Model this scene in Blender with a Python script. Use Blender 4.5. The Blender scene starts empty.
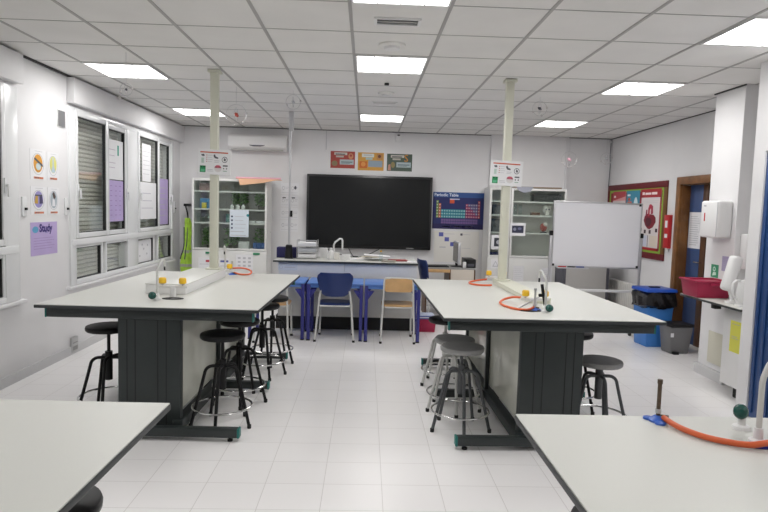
import bpy, bmesh, math, random
from mathutils import Vector, Matrix
random.seed(7)
PI = math.pi
SC = bpy.context.scene
COL = SC.collection

# ------------------------------------------------------------------ materials
MATS = {}
def mat(name, rgb, rough=.5, metal=0., spec=.5, noise=0., nscale=40., bump=0., bscale=200., coat=0.):
    m = bpy.data.materials.new(name); m.use_nodes = True
    nt = m.node_tree; b = nt.nodes['Principled BSDF']
    b.inputs['Base Color'].default_value = (*rgb, 1); b.inputs['Roughness'].default_value = rough
    b.inputs['Metallic'].default_value = metal; b.inputs['Specular IOR Level'].default_value = spec
    b.inputs['Coat Weight'].default_value = coat
    tc = nt.nodes.new('ShaderNodeTexCoord')
    if noise > 0:
        n = nt.nodes.new('ShaderNodeTexNoise'); n.inputs['Scale'].default_value = nscale; n.inputs['Detail'].default_value = 4
        r = nt.nodes.new('ShaderNodeMapRange'); r.inputs['From Min'].default_value = .3; r.inputs['From Max'].default_value = .7
        r.inputs['To Min'].default_value = 1 - noise; r.inputs['To Max'].default_value = 1 + noise
        mx = nt.nodes.new('ShaderNodeVectorMath'); mx.operation = 'SCALE'
        mx.inputs[0].default_value = rgb
        nt.links.new(tc.outputs['Object'], n.inputs['Vector']); nt.links.new(n.outputs['Fac'], r.inputs['Value'])
        nt.links.new(r.outputs['Result'], mx.inputs['Scale']); nt.links.new(mx.outputs['Vector'], b.inputs['Base Color'])
    if bump > 0:
        n2 = nt.nodes.new('ShaderNodeTexNoise'); n2.inputs['Scale'].default_value = bscale
        bp = nt.nodes.new('ShaderNodeBump'); bp.inputs['Strength'].default_value = bump; bp.inputs['Distance'].default_value = .002
        nt.links.new(tc.outputs['Object'], n2.inputs['Vector']); nt.links.new(n2.outputs['Fac'], bp.inputs['Height'])
        nt.links.new(bp.outputs['Normal'], b.inputs['Normal'])
    MATS[name] = m
    return m
def hexc(h):
    h = h.lstrip('#'); c = [int(h[i:i+2], 16)/255 for i in (0, 2, 4)]
    return tuple(x/12.92 if x <= .04045 else ((x+.055)/1.055)**2.4 for x in c)
def M(n):
    if n not in MATS and n.startswith('#'): mat(n, hexc(n), .6)
    return MATS[n]

mat('wall', (.76, .755, .765), .6, noise=.02, nscale=3, bump=.08, bscale=60)
mat('ceiling', (.775, .765, .745), .85, noise=.03, nscale=2.5, bump=.3, bscale=300)
mat('grid', (.40, .39, .38), .5)
mat('shadow_gap', (.05, .05, .05), .8)
mat('skirting', (.62, .62, .63), .4, noise=.02)
mat('laminate', (.63, .635, .60), .38, noise=.012, nscale=300)
mat('edge', (.035, .04, .042), .5)
mat('steel_dark', (.024, .031, .031), .40, noise=.06, nscale=8)
mat('groove', (.008, .01, .01), .7)
mat('green_cap', (.01, .16, .14), .45)
mat('side_panel', (.63, .64, .56), .12, noise=.10, nscale=3.0)  # blotchy tone in the colour imitates reflections on the glossy panel
mat('cream', (.66, .66, .56), .4)
mat('white', (.78, .78, .78), .4)
mat('white_gloss', (.82, .82, .82), .15)
mat('black', (.009, .009, .010), .42, spec=.3)
mat('black_matte', (.02, .02, .02), .75)
mat('rubber', (.015, .015, .015), .8)
mat('seat_grey', (.30, .30, .295), .55, noise=.05, nscale=30)
mat('leg_grey', (.075, .08, .085), .4)
mat('leg_pale', (.60, .60, .58), .35)
mat('chrome', (.72, .72, .72), .18, 1.)
mat('steel', (.55, .55, .55), .35, .8)
mat('screen', (.010, .011, .012), .22, spec=.35)
mat('bezel', (.010, .010, .011), .3)
mat('navy', (.012, .030, .135), .4)
mat('blue_desk', (.095, .22, .58), .35)
mat('blue_leg', (.030, .032, .21), .4)
mat('ply', (.60, .37, .17), .45, noise=.10, nscale=9)
mat('wood', (.22, .095, .03), .42, noise=.35, nscale=7)
mat('wood_dark', (.10, .042, .016), .45, noise=.25, nscale=9)
mat('door_blue_deep', (.012, .055, .19), .45)
mat('door_blue', (.045, .085, .21), .45)
mat('bin_blue', (.05, .22, .62), .4)
mat('bin_lid', (.020, .10, .55), .35)
mat('bag', (.010, .010, .012), .25, bump=.9, bscale=25)
mat('bin_grey', (.15, .15, .155), .45)
mat('tray_red', (.36, .012, .06), .4)
mat('orange', (.72, .13, .04), .4)
mat('yellow', (.86, .52, .02), .4)
mat('burner_blue', (.05, .14, .55), .35)
mat('green_ball', (.006, .075, .06), .25)
mat('brass', (.12, .085, .06), .5, .6, noise=.3, nscale=60)
mat('bench_panel', (.67, .68, .70), .5, noise=.02)
mat('bench_lower', (.68, .675, .63), .5, noise=.03, nscale=5)
mat('beige', (.62, .60, .50), .5)
mat('cab', (.72, .72, .70), .4)
mat('cab_in', (.46, .45, .42), .6)
mat('cab_in_pale', (.88, .85, .81), .6)
mat('pc_beige', (.60, .54, .47), .5)
mat('cab_grey', (.50, .49, .47), .5)
mat('shutter', (.86, .84, .79), .6, noise=.05)
mat('slat_gap', (.42, .40, .37), .8)
mat('gasket', (.02, .02, .022), .6)
mat('pvc', (.80, .81, .82), .25)
mat('paper', (.80, .80, .82), .7)
mat('paper_warm', (.78, .76, .72), .7)
mat('purple', (.50, .40, .68), .7, noise=.04, nscale=6)
mat('ink', (.10, .10, .12), .7)
mat('ink_soft', (.50, .50, .53), .7)
mat('rust', (.60, .20, .10), .6)
mat('sign_green', (.03, .25, .12), .5)
mat('red', (.48, .015, .02), .5)
mat('vest', (.42, .68, .07), .75, noise=.2, nscale=14)
mat('vest_dark', (.05, .06, .09), .8)
mat('peach', (.80, .48, .30), .7)
mat('pink', (.80, .45, .55), .7)
mat('radiator', (.70, .69, .66), .35)
mat('board', (.84, .84, .88), .2)
mat('alu', (.60, .60, .62), .3, .6)
mat('bead', (.70, .66, .66), .15)
mat('bead_red', (.40, .05, .03), .3)
mat('yellow_note', (.80, .78, .12), .7)

def floor_mat():
    m = bpy.data.materials.new('floor'); m.use_nodes = True; nt = m.node_tree; b = nt.nodes['Principled BSDF']
    tc = nt.nodes.new('ShaderNodeTexCoord'); mp = nt.nodes.new('ShaderNodeMapping')
    mp.inputs['Location'].default_value = (.202+.327*20, -2.99+.293*30, 0)
    br = nt.nodes.new('ShaderNodeTexBrick'); br.offset = 0; br.squash = 1
    br.inputs['Scale'].default_value = 1; br.inputs['Brick Width'].default_value = .327; br.inputs['Row Height'].default_value = .293
    br.inputs['Mortar Size'].default_value = .0021; br.inputs['Mortar Smooth'].default_value = .1; br.inputs['Bias'].default_value = 0
    br.inputs['Color1'].default_value = (.865, .85, .85, 1); br.inputs['Color2'].default_value = (.885, .87, .87, 1); br.inputs['Mortar'].default_value = (.66, .64, .63, 1)
    n = nt.nodes.new('ShaderNodeTexNoise'); n.inputs['Scale'].default_value = 1.6; n.inputs['Detail'].default_value = 6
    r = nt.nodes.new('ShaderNodeMapRange'); r.inputs['To Min'].default_value = .22; r.inputs['To Max'].default_value = .42
    nt.links.new(tc.outputs['Object'], mp.inputs['Vector']); nt.links.new(mp.outputs['Vector'], br.inputs['Vector'])
    nt.links.new(tc.outputs['Object'], n.inputs['Vector']); nt.links.new(n.outputs['Fac'], r.inputs['Value'])
    nt.links.new(r.outputs['Result'], b.inputs['Roughness']); nt.links.new(br.outputs['Color'], b.inputs['Base Color'])
    bp = nt.nodes.new('ShaderNodeBump'); bp.inputs['Strength'].default_value = .25; bp.inputs['Distance'].default_value = .001; bp.invert = True
    nt.links.new(br.outputs['Fac'], bp.inputs['Height']); nt.links.new(bp.outputs['Normal'], b.inputs['Normal'])
    MATS['floor'] = m
floor_mat()
def glass_mat(name, tint, refl, rough=.0):
    m = bpy.data.materials.new(name); m.use_nodes = True; nt = m.node_tree; nt.nodes.clear()
    o = nt.nodes.new('ShaderNodeOutputMaterial'); t = nt.nodes.new('ShaderNodeBsdfTransparent'); g = nt.nodes.new('ShaderNodeBsdfGlossy')
    t.inputs['Color'].default_value = (*tint, 1); g.inputs['Roughness'].default_value = rough; g.inputs['Color'].default_value = (.9, .95, .93, 1)
    mx = nt.nodes.new('ShaderNodeMixShader'); lw = nt.nodes.new('ShaderNodeLayerWeight'); lw.inputs['Blend'].default_value = .5
    pw = nt.nodes.new('ShaderNodeMath'); pw.operation = 'POWER'; pw.inputs[1].default_value = 4.5
    ma = nt.nodes.new('ShaderNodeMath'); ma.operation = 'MULTIPLY_ADD'; ma.inputs[1].default_value = .75; ma.inputs[2].default_value = refl
    nt.links.new(lw.outputs['Facing'], pw.inputs[0]); nt.links.new(pw.outputs[0], ma.inputs[0]); nt.links.new(ma.outputs[0], mx.inputs[0]); nt.links.new(t.outputs[0], mx.inputs[1]); nt.links.new(g.outputs[0], mx.inputs[2])
    nt.links.new(mx.outputs[0], o.inputs['Surface']); MATS[name] = m
glass_mat('glass', (.97, .98, .97), .09, .05)
glass_mat('cab_glass', (.93, .96, .94), .05, .03)
glass_mat('clear', (.93, .96, .96), .05, .02)
def emit(name, rgb, s):
    m = bpy.data.materials.new(name); m.use_nodes = True; nt = m.node_tree; b = nt.nodes['Principled BSDF']
    b.inputs['Base Color'].default_value = (.8, .8, .8, 1)
    b.inputs['Emission Color'].default_value = (*rgb, 1); b.inputs['Emission Strength'].default_value = s; MATS[name] = m
emit('lamp', (1, .985, .97), 5.0)

# ------------------------------------------------------------------ mesh builder
class MB:
    def __init__(s): s.bm = bmesh.new(); s.mats = []; s.T = Matrix()
    def mi(s, m):
        if m not in s.mats: s.mats.append(m)
        return s.mats.index(m)
    def _v(s, p): return s.bm.verts.new(s.T @ Vector(p))
    def box(s, x0, x1, y0, y1, z0, z1, m, bev=0, seg=2):
        i = s.mi(m)
        if x0 > x1: x0, x1 = x1, x0
        if y0 > y1: y0, y1 = y1, y0
        if z0 > z1: z0, z1 = z1, z0
        v = [s._v(p) for p in ((x0,y0,z0),(x1,y0,z0),(x1,y1,z0),(x0,y1,z0),(x0,y0,z1),(x1,y0,z1),(x1,y1,z1),(x0,y1,z1))]
        fs = [s.bm.faces.new([v[k] for k in f]) for f in ((0,3,2,1),(4,5,6,7),(0,1,5,4),(1,2,6,5),(2,3,7,6),(3,0,4,7))]
        for f in fs: f.material_index = i
        if bev > 0:
            es = list({e for f in fs for e in f.edges})
            r = bmesh.ops.bevel(s.bm, geom=es, offset=bev, segments=seg, affect='EDGES', profile=.5)
            for f in r['faces']: f.material_index = i
        return s
    def poly(s, pts, m):
        f = s.bm.faces.new([s._v(p) for p in pts]); f.material_index = s.mi(m); return s
    def prism(s, pts, d, m, bev=0):
        i = s.mi(m); d = Vector(d)
        a = [s._v(p) for p in pts]; b = [s._v(Vector(p)+d) for p in pts]; n = len(a)
        fs = [s.bm.faces.new(a[::-1]), s.bm.faces.new(b)]
        for k in range(n): fs.append(s.bm.faces.new([a[k], a[(k+1) % n], b[(k+1) % n], b[k]]))
        for f in fs: f.material_index = i
        if bev > 0:
            es = list({e for f in fs for e in f.edges})
            r = bmesh.ops.bevel(s.bm, geom=es, offset=bev, segments=2, affect='EDGES', profile=.5)
            for f in r['faces']: f.material_index = i
        bmesh.ops.recalc_face_normals(s.bm, faces=[f for f in fs if f.is_valid])
        return s
    def rings(s, rs, m, closed=False, cap=True):
        i = s.mi(m); n = len(rs[0]); R = [[s._v(p) for p in r] for r in rs]; fs = []
        for k in range(len(R) - (0 if closed else 1)):
            A, B = R[k], R[(k+1) % len(R)]
            for j in range(n): fs.append(s.bm.faces.new([A[j], A[(j+1) % n], B[(j+1) % n], B[j]]))
        if cap and not closed:
            fs.append(s.bm.faces.new(R[0][::-1])); fs.append(s.bm.faces.new(R[-1]))
        for f in fs: f.material_index = i
        bmesh.ops.recalc_face_normals(s.bm, faces=fs)
        return s
    def tube(s, pts, r, m, seg=10, closed=False, cap=True):
        P = [Vector(p) for p in pts]; n = len(P); rs = []; prev = None
        for k in range(n):
            if closed: t = (P[(k+1) % n]-P[k-1])
            else: t = P[min(k+1, n-1)]-P[max(k-1, 0)]
            t.normalize()
            if prev is None:
                a = Vector((0,0,1)) if abs(t.z) < .9 else Vector((1,0,0)); u = t.cross(a).normalized()
            else: u = (prev - t*prev.dot(t)).normalized()
            prev = u; w = t.cross(u); rr = r[k] if isinstance(r, (list, tuple)) else r
            rs.append([P[k] + (u*math.cos(2*PI*j/seg) + w*math.sin(2*PI*j/seg))*rr for j in range(seg)])
        return s.rings(rs, m, closed, cap)
    def cyl(s, p0, p1, r, m, seg=20, r2=None):
        return s.tube([p0, p1], [r, r if r2 is None else r2], m, seg)
    def lathe(s, prof, m, c=(0,0,0), seg=32, sx=1, sy=1):
        rs = [[(c[0]+r*sx*math.cos(2*PI*j/seg), c[1]+r*sy*math.sin(2*PI*j/seg), c[2]+z) for j in range(seg)] for r, z in prof]
        return s.rings(rs, m)
    def ball(s, c, r, m, seg=14, sz=1):
        n = 8; return s.lathe([(max(r*math.sin(PI*k/n), r*.02), -r*sz*math.cos(PI*k/n)) for k in range(n+1)], m, c, seg)
    def text(s, txt, m, o, u, v, size, bold=0):
        """lettering lying on the plane o + u,v"""
        cu = bpy.data.curves.new('lettering', 'FONT'); cu.body = txt; cu.size = size; cu.resolution_u = 2; cu.offset = bold
        ob = bpy.data.objects.new('lettering', cu); COL.objects.link(ob)
        dg = bpy.context.evaluated_depsgraph_get(); me = bpy.data.meshes.new_from_object(ob.evaluated_get(dg))
        i = s.mi(m); o, u, v = Vector(o), Vector(u), Vector(v)
        vs = [s._v(o + u*p.co.x + v*p.co.y) for p in me.vertices]
        for p in me.polygons:
            try: f = s.bm.faces.new([vs[k] for k in p.vertices]); f.material_index = i
            except ValueError: pass
        bpy.data.objects.remove(ob); bpy.data.curves.remove(cu); bpy.data.meshes.remove(me)
        return s
    def build(s, name, parent=None, loc=(0,0,0), smooth=True):
        me = bpy.data.meshes.new(name); s.bm.to_mesh(me); s.bm.free()
        for m in s.mats: me.materials.append(M(m))
        if smooth and len(me.polygons):
            me.polygons.foreach_set('use_smooth', [True]*len(me.polygons)); me.set_sharp_from_angle(angle=math.radians(38))
        o = bpy.data.objects.new(name, me); COL.objects.link(o); o.location = loc
        if parent: o.parent = parent
        return o
def tag(o, label, cat, group=None):
    o['label'] = label; o['category'] = cat
    if group: o['group'] = group
    return o
def thing(name, label, cat, loc=(0,0,0), rz=0, group=None):
    o = bpy.data.objects.new(name, None); COL.objects.link(o); o.location = loc; o.rotation_euler = (0,0,rz)
    o.empty_display_size = .1
    return tag(o, label, cat, group)
def struct(o): o['kind'] = 'structure'; return o
def sempty(name, loc=(0,0,0)):
    o = bpy.data.objects.new(name, None); COL.objects.link(o); o.location = loc; o['kind'] = 'structure'; return o
def dup(o, loc=None, rz=None, label=None, group=None):
    c = o.copy(); COL.objects.link(c)
    if loc is not None: c.location = loc
    if rz is not None: c.rotation_euler = (0,0,rz)
    if label: c['label'] = label
    if group: c['group'] = group
    for ch in list(o.children):
        d = ch.copy(); COL.objects.link(d); d.parent = c
        for g in list(ch.children):
            e = g.copy(); COL.objects.link(e); e.parent = d
    return c
def setmat(root, part, m):
    """give a copied thing's part its own mesh with another material"""
    for ch in root.children:
        if ch.name.split('.')[0] == part:
            ch.data = ch.data.copy(); ch.data.materials.clear(); ch.data.materials.append(M(m))
def arc(c, r, a0, a1, n, ax='xz'):
    out = []
    for k in range(n+1):
        a = math.radians(a0 + (a1-a0)*k/n); p = [c[0], c[1], c[2]]
        p['xyz'.index(ax[0])] += r*math.cos(a); p['xyz'.index(ax[1])] += r*math.sin(a); out.append(tuple(p))
    return out

# ------------------------------------------------------------------ the room
XL, XR, YB, YF, H = -2.95, 3.90, 9.60, -2.6, 2.77
W1 = (3.10, 5.17); W2 = (6.05, 9.23); WZ = (.70, 2.48)
struct(MB().box(XL-.3, XR+1.2, YF-.2, YB+.2, -.1, 0, 'floor').build('floor'))
mb = MB()
T = .22; NX, NY = 3.035, 4.545
mb.box(XL-T, XL, YF, YB, 0, WZ[0], 'wall').box(XL-T, XL, YF, YB, WZ[1], H, 'wall')
mb.box(XL-T, XL, YF, W1[0], WZ[0], WZ[1], 'wall').box(XL-T, XL, W1[1], W2[0], WZ[0], WZ[1], 'wall').box(XL-T, XL, W2[1], YB, WZ[0], WZ[1], 'wall')
struct(mb.build('wall_left', smooth=False))
mb = MB().box(XL-T, XR+.2, YB, YB+.15, 0, H, 'wall')
struct(mb.build('wall_back', smooth=False))
struct(MB().box(1.95, 3.16, YB-.05, YB, 0, H, 'wall').box(3.14, 3.18, YB-.075, YB, 0, H, 'wall').build('wall_back_step', smooth=False))
# door opening in the end stretch of the side wall: y 6.62 .. 7.36, height 1.97
mb = MB().box(XR, XR+.2, 7.36, YB, 0, H, 'wall').box(XR, XR+.2, 5.3, 6.62, 0, H, 'wall').box(XR, XR+.2, 6.62, 7.36, 1.97, H, 'wall')
struct(mb.build('wall_right', smooth=False)); mb = MB()
mb.box(3.395, XR, 5.42, 5.88, 0, H, 'wall').box(3.365, 3.395, 5.41, 5.90, 0, .10, 'skirting')   # the pillar
struct(mb.build('wall_right_pillar', smooth=False)); mb = MB()
mb.box(XR, XR+.2, 4.60, 5.3, 0, H, 'wall')
struct(mb.build('wall_right_niche', smooth=False)); mb = MB()
mb.box(NX, XR+.2, NY, 4.68, 0, H, 'wall').box(NX, NX+.2, 3.60, NY, 2.08, H, 'wall').box(NX, NX+.2, YF, 3.60, 0, H, 'wall')
struct(mb.build('wall_right_front', smooth=False))
struct(MB().box(XL-T, XR+.2, YF-.15, YF, 0, H, 'wall').build('wall_front', smooth=False))
struct(MB().box(XL, XL+.014, YF, YB, 0, .085, 'skirting').build('baseboard_left'))
struct(MB().box(XL, 1.94, YB-.014, YB, 0, .085, 'skirting').build('baseboard_back'))
struct(MB().box(XR-.014, XR, 7.47, YB-.1, 0, .085, 'skirting').build('baseboard_right'))
# ceiling with its T-bar grid
CX0, CY0, CS = -.13, 3.65, .603
cols = [CX0 + CS*k for k in range(-5, 8)]; rows = [CY0 + .6*k for k in range(-11, 11)]
ceil = struct(MB().box(XL-T, XR+.2, YF-.15, YB+.15, H, H+.1, 'ceiling').build('ceiling', smooth=False))
g = MB()
for x in cols:
    if XL < x < XR: g.box(x-.011, x+.011, YF, YB, H-.0045, H+.002, 'grid')
for y in rows:
    if YF < y < YB: g.box(XL, XR, y-.0035, y+.0035, H-.003, H+.002, 'grid')
struct(g.build('ceiling_grid', ceil, smooth=False))
struct(MB().box(XL, XL+.022, YF, YB, H-.016, H-.001, 'shadow_gap').build('trim_left', smooth=False))  # dark strips colour in the shaded joint between wall and ceiling
struct(MB().box(XL, XR, YB-.012, YB, H-.010, H-.001, 'shadow_gap').build('trim_back', smooth=False))
struct(MB().box(XR-.012, XR, 5.9, YB, H-.010, H-.001, 'shadow_gap').box(3.383, 3.395, 5.41, 5.9, H-.012, H-.001, 'shadow_gap').build('trim_right', smooth=False))

# windows -------------------------------------------------------------
def window(name, y0, y1, ups, lows, mull, ea=.05, eb=.05):
    w = sempty(name, (XL, 0, 0)); z0, z1 = WZ
    f = MB()
    f.box(-.11, .02, y0, y0+ea, z0, z1, 'pvc', .004).box(-.11, .02, y1-eb, y1, z0, z1, 'pvc', .004)
    f.box(-.11, .02, y0+ea, y1-eb, z1-.05, z1, 'pvc', .004).box(-.11, .02, y0+ea, y1-eb, z0, z0+.045, 'pvc', .004)
    f.box(-.10, .03, y0+.03, y1-.03, 1.10, 1.165, 'pvc', .004)
    for a, b in mull: f.box(-.10, .018, a, b, z0, z1, 'pvc', .004)
    f.build('window_frame', w)
    for k, (a, b, za, zb, d) in enumerate(ups + lows):
        up = za > 1.1; fw = .052 if up else .034; x1 = .03 - d; x0 = x1 - .05
        s = MB()
        s.box(x0, x1, a-fw, a, za-fw, zb+fw, 'pvc', .004).box(x0, x1, b, b+fw, za-fw, zb+fw, 'pvc', .004)
        s.box(x0, x1, a, b, zb, zb+fw, 'pvc', .004).box(x0, x1, a, b, za-fw, za, 'pvc', .004)
        t = .008
        s.box(x0+.004, x1-.012, a, a+t, za, zb, 'gasket').box(x0+.004, x1-.012, b-t, b, za, zb, 'gasket')
        s.box(x0+.004, x1-.012, a, b, za, za+t, 'gasket').box(x0+.004, x1-.012, a, b, zb-t, zb, 'gasket')
        so = s.build('sash', w)
        MB().box(x0+.016, x0+.022, a, b, za, zb, 'glass').build('pane', so, smooth=False)
        if up:
            yy = b + fw*.5 if k % 2 else a - fw*.5
            h = MB().box(x1, x1+.012, yy-.014, yy+.014, 1.60, 1.72, 'pvc', .003).box(x1+.012, x1+.035, yy-.010, yy+.010, 1.65, 1.67, 'pvc').box(x1+.025, x1+.038, yy-.011, yy+.011, 1.57, 1.67, 'pvc', .004)
            h.build('handle', so)
    sh = MB(); z = z0+.03
    sh.box(-.155, -.14, y0+.03, y1-.03, z0, z1, 'slat_gap')
    while z < z1-.02:
        sh.prism([(-.142, y0+.02, z), (-.120, y0+.02, z+.010), (-.120, y0+.02, z+.036), (-.142, y0+.02, z+.042)], (0, y1-y0-.04, 0), 'shutter'); z += .046
    sh.build('roller_shutter', w)
    MB().box(-.02, .045, y0-.06, y1+.06, z0-.035, z0-.005, 'wall', .006).build('window_sill', w)
    bx = MB().box(.0, .075, y0-.01, YB if y1 > 9 else y1+.01, 2.505, H-.02, 'wall', .006)
    bx.build('shutter_box', w)
    return w
window('window_1', *W1, [(3.22, 3.98, 1.225, 2.40, 0), (4.25, 4.93, 1.225, 2.40, 0)], [(3.22, 3.98, .75, 1.07, .02), (4.25, 4.95, .75, 1.07, .02)], [(4.02, 4.21)], .08, .20)
window('window_2', *W2, [(6.21, 6.87, 1.225, 2.40, 0), (6.99, 7.45, 1.225, 2.38, .022), (7.87, 8.55, 1.22, 2.40, 0), (8.66, 9.10, 1.225, 2.39, .022)],
       [(6.13, 6.77, .75, 1.07, .02), (6.91, 7.56, .75, 1.07, .02), (7.78, 8.41, .75, 1.07, .02), (8.61, 9.15, .75, 1.07, .02)], [(7.49, 7.83)], .12, .08)

# ceiling lights ------------------------------------------------------
def ceiling_light(x0, y0, label, power, group):
    t = thing('ceiling_light', label, 'ceiling light', (x0+CS/2, y0+.3, H-.003), 0, group)
    a, b = CS/2-.012, .3-.010
    f = MB(); f.box(-a, a, -b, -b+.012, -.010, .003, 'white').box(-a, a, b-.012, b, -.010, .003, 'white').box(-a, -a+.012, -b+.012, b-.012, -.010, .003, 'white').box(a-.012, a, -b+.012, b-.012, -.010, .003, 'white')
    f.build('frame', t, smooth=False)
    for k in range(4):
        w = (2*a-.024)/4; xa = -a+.012+k*w
        MB().box(xa+.004, xa+w-.004, -b+.012, b-.012, -.004, .002, 'lamp').build('diffuser', t, smooth=False)
    lv = MB()
    for k in range(1, 4): lv.box(-a+.012+k*(2*a-.024)/4-.004, -a+.012+k*(2*a-.024)/4+.004, -b+.012, b-.012, -.010, .002, 'white_gloss')
    lv.build('louvre', t, smooth=False)
    L = bpy.data.lights.new('lamp_light', 'AREA'); L.energy = power; L.shape = 'SQUARE'; L.size = .55; L.color = (1, .985, .965)
    lo = bpy.data.objects.new('lamp_light', L); COL.objects.link(lo); lo.location = (0, 0, -.02); lo.parent = t
    return t
PW = 11.5
GL = 'recessed square ceiling lights'
for x0, y0, lab in (
    (CX0-4*CS, CY0+3*.6, 'square recessed light in the ceiling over the window-side bench'),
    (CX0-4*CS, CY0+7*.6, 'square recessed ceiling light at the back, beside the cream pole on the window side'),
    (CX0, CY0-.6, 'square recessed ceiling light cut by the top edge of the photo, above the slot vent'),
    (CX0, CY0+2*.6, 'large square recessed ceiling light in the middle of the aisle ceiling'),
    (CX0, CY0+7*.6, 'small-looking square ceiling light just in front of the black screen wall'),
    (CX0+4*CS, CY0+3*.6, 'square recessed louvred light in the ceiling over the whiteboard-side bench'),
    (CX0+4*CS, CY0+7*.6, 'square recessed ceiling light above the whiteboard at the back'),
    (CX0+4*CS, CY0-.03, 'square recessed ceiling light cut by the photo corner above the white pillar')):
    ceiling_light(x0, y0, lab, PW, GL)
for x0, y0 in ((CX0-4*CS, CY0-2*.6), (CX0-4*CS, CY0-6*.6), (CX0, CY0-5*.6), (CX0+4*CS, CY0-6*.6)):
    ceiling_light(x0, y0, 'square recessed ceiling light behind the viewpoint, outside the photo', PW*.55, 'ceiling lights behind the viewpoint')
# ceiling fittings
def vent(x0, x1, y0, y1, label):
    t = thing('ceiling_vent', label, 'vent', ((x0+x1)/2, (y0+y1)/2, H))
    a, b = (x1-x0)/2, (y1-y0)/2
    MB().box(-a, a, -b, -b+.018, -.012, 0, 'white').box(-a, a, b-.018, b, -.012, 0, 'white').box(-a, -a+.018, -b+.018, b-.018, -.012, 0, 'white').box(a-.018, a, -b+.018, b-.018, -.012, 0, 'white').build('frame', t, smooth=False)
    MB().box(-a+.018, a-.018, -b+.018, b-.018, -.003, 0, 'steel_dark').box(-a+.018, a-.018, -.004, .012, -.009, -.002, 'cab_grey').build('slot', t, smooth=False)
vent(.02, .32, 3.91, 4.05, 'long white slot vent in the ceiling between two aisle lights')
vent(.03, .32, 6.92, 7.02, 'thin slot vent in the ceiling in front of the last aisle light')
def detector(x, y, label, r=.085):
    t = thing('smoke_detector', label, 'smoke detector', (x, y, H))
    MB().lathe([(r, 0), (r, -.012), (r*.92, -.018), (.01, -.018)], 'ceiling').build('base', t)
    MB().lathe([(r*.62, -.018), (r*.55, -.035), (.01, -.038)], 'white').build('sensor_head', t)
detector(.16, 4.55, 'round white disc on the ceiling beside the slot vent', .10)
detector(.175, 6.40, 'smaller round detector on the ceiling near the thin slot vent')
tag(MB().box(-.022, .022, -.02, .02, -.02, 0, 'black', .003).build('ceiling_sensor', loc=(.165, 5.92, H)), 'tiny black square sensor on the ceiling above the aisle', 'sensor')

# ------------------------------------------------------------------ flat sheets on walls
def sheet(name, label, cat, o, u, v, w, h, m, deco=(), group=None, th=.0016, extra=None):
    """a sheet centred at o, spanned by unit vectors u (its right) and v (its up); deco rects in 0..1"""
    u, v = Vector(u), Vector(v); n = u.cross(v)
    mb = MB()
    mb.T = Matrix(((u.x, v.x, n.x, 0), (u.y, v.y, n.y, 0), (u.z, v.z, n.z, 0), (0, 0, 0, 1)))
    mb.box(-w/2, w/2, -h/2, h/2, 0, th, m)
    for d in deco:
        k = d[0]
        if k == 'r':
            _, x0, y0, x1, y1, c = d[:6]; lift = d[6] if len(d) > 6 else 1
            mb.poly([((x-.5)*w, (y-.5)*h, th+.0006*lift) for x, y in ((x0,y0),(x1,y0),(x1,y1),(x0,y1))], c)
        elif k == 'e':
            _, cx, cy, rx, ry, c = d[:6]; lift = d[6] if len(d) > 6 else 1
            mb.poly([((cx-.5)*w+rx*w*math.cos(2*PI*j/20), (cy-.5)*h+ry*h*math.sin(2*PI*j/20), th+.0006*lift) for j in range(20)], c)
        elif k == 'p':
            _, pts, c = d[:3]; lift = d[3] if len(d) > 3 else 1
            mb.poly([((x-.5)*w, (y-.5)*h, th+.0006*lift) for x, y in pts], c)
        elif k == 't':
            _, x0, y0, size, txt, c = d[:6]
            mb.text(txt, c, ((x0-.5)*w, (y0-.5)*h, th+.0014), (1,0,0), (0,1,0), size, d[6] if len(d) > 6 else 0)
    ob = mb.build(name, loc=o, smooth=False)
    if label: tag(ob, label, cat, group)
    return ob
def lines(x0, x1, ys, c='ink_soft', hh=.008, rag=True):
    return [('r', x0, y-hh, x1 - (random.random()*.25*(x1-x0) if rag else 0), y+hh, c) for y in ys]
BK = dict(u=(1,0,0), v=(0,0,1))          # on the back wall, facing the room
LW = dict(u=(0,1,0), v=(0,0,1))          # on the window wall
RW = dict(u=(0,-1,0), v=(0,0,1))         # on the door wall
XW = XL + .0002
card = [('e', .5, .52, .40, .36, 'ink_soft'), ('e', .5, .52, .37, .34, 'paper', 2)]
G4 = 'four small picture cards on the window wall'
def rustbar(): return [('r', .22, .03, .85, .10, 'rust'), ('r', .30, .05, .40, .08, 'ink', 2), ('r', .45, .05, .55, .08, 'ink', 2), ('r', .30, .93, .8, .945, 'ink_soft')]
sheet('picture_card', 'white card with an orange oval and goggles picture on the window wall', 'card', (XW, 5.505, 1.865), **LW, w=.25, h=.27, m='paper', group=G4,
      deco=card+rustbar()+[('e', .5, .54, .30, .30, '#d79a3a', 3), ('p', [(.22,.70),(.32,.72),(.80,.52),(.84,.44),(.70,.47),(.30,.64)], 'ink', 4), ('e', .52, .44, .17, .12, '#c5d3d6', 4)])
sheet('picture_card', 'white card with a yellow oval and glass flask picture on the window wall', 'card', (XW, 5.765, 1.865), **LW, w=.205, h=.26, m='paper', group=G4,
      deco=card+rustbar()+[('e', .5, .56, .30, .30, '#d9d67c', 3), ('p', [(.44,.82),(.54,.82),(.56,.52),(.68,.34),(.60,.28),(.40,.28),(.32,.34),(.43,.52)], '#b3c6d2', 4)])
sheet('picture_card', 'white card with a purple oval and lab coat picture on the window wall', 'card', (XW, 5.505, 1.545), **LW, w=.25, h=.25, m='paper', group=G4,
      deco=card+rustbar()+[('e', .5, .54, .30, .30, '#9a94c8', 3), ('r', .26, .66, .74, .71, 'ink', 4), ('p', [(.22,.40),(.30,.66),(.45,.66),(.45,.38)], '#c9a24a', 4), ('p', [(.55,.38),(.55,.66),(.72,.66),(.80,.40)], '#4b4468', 4)])
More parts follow.
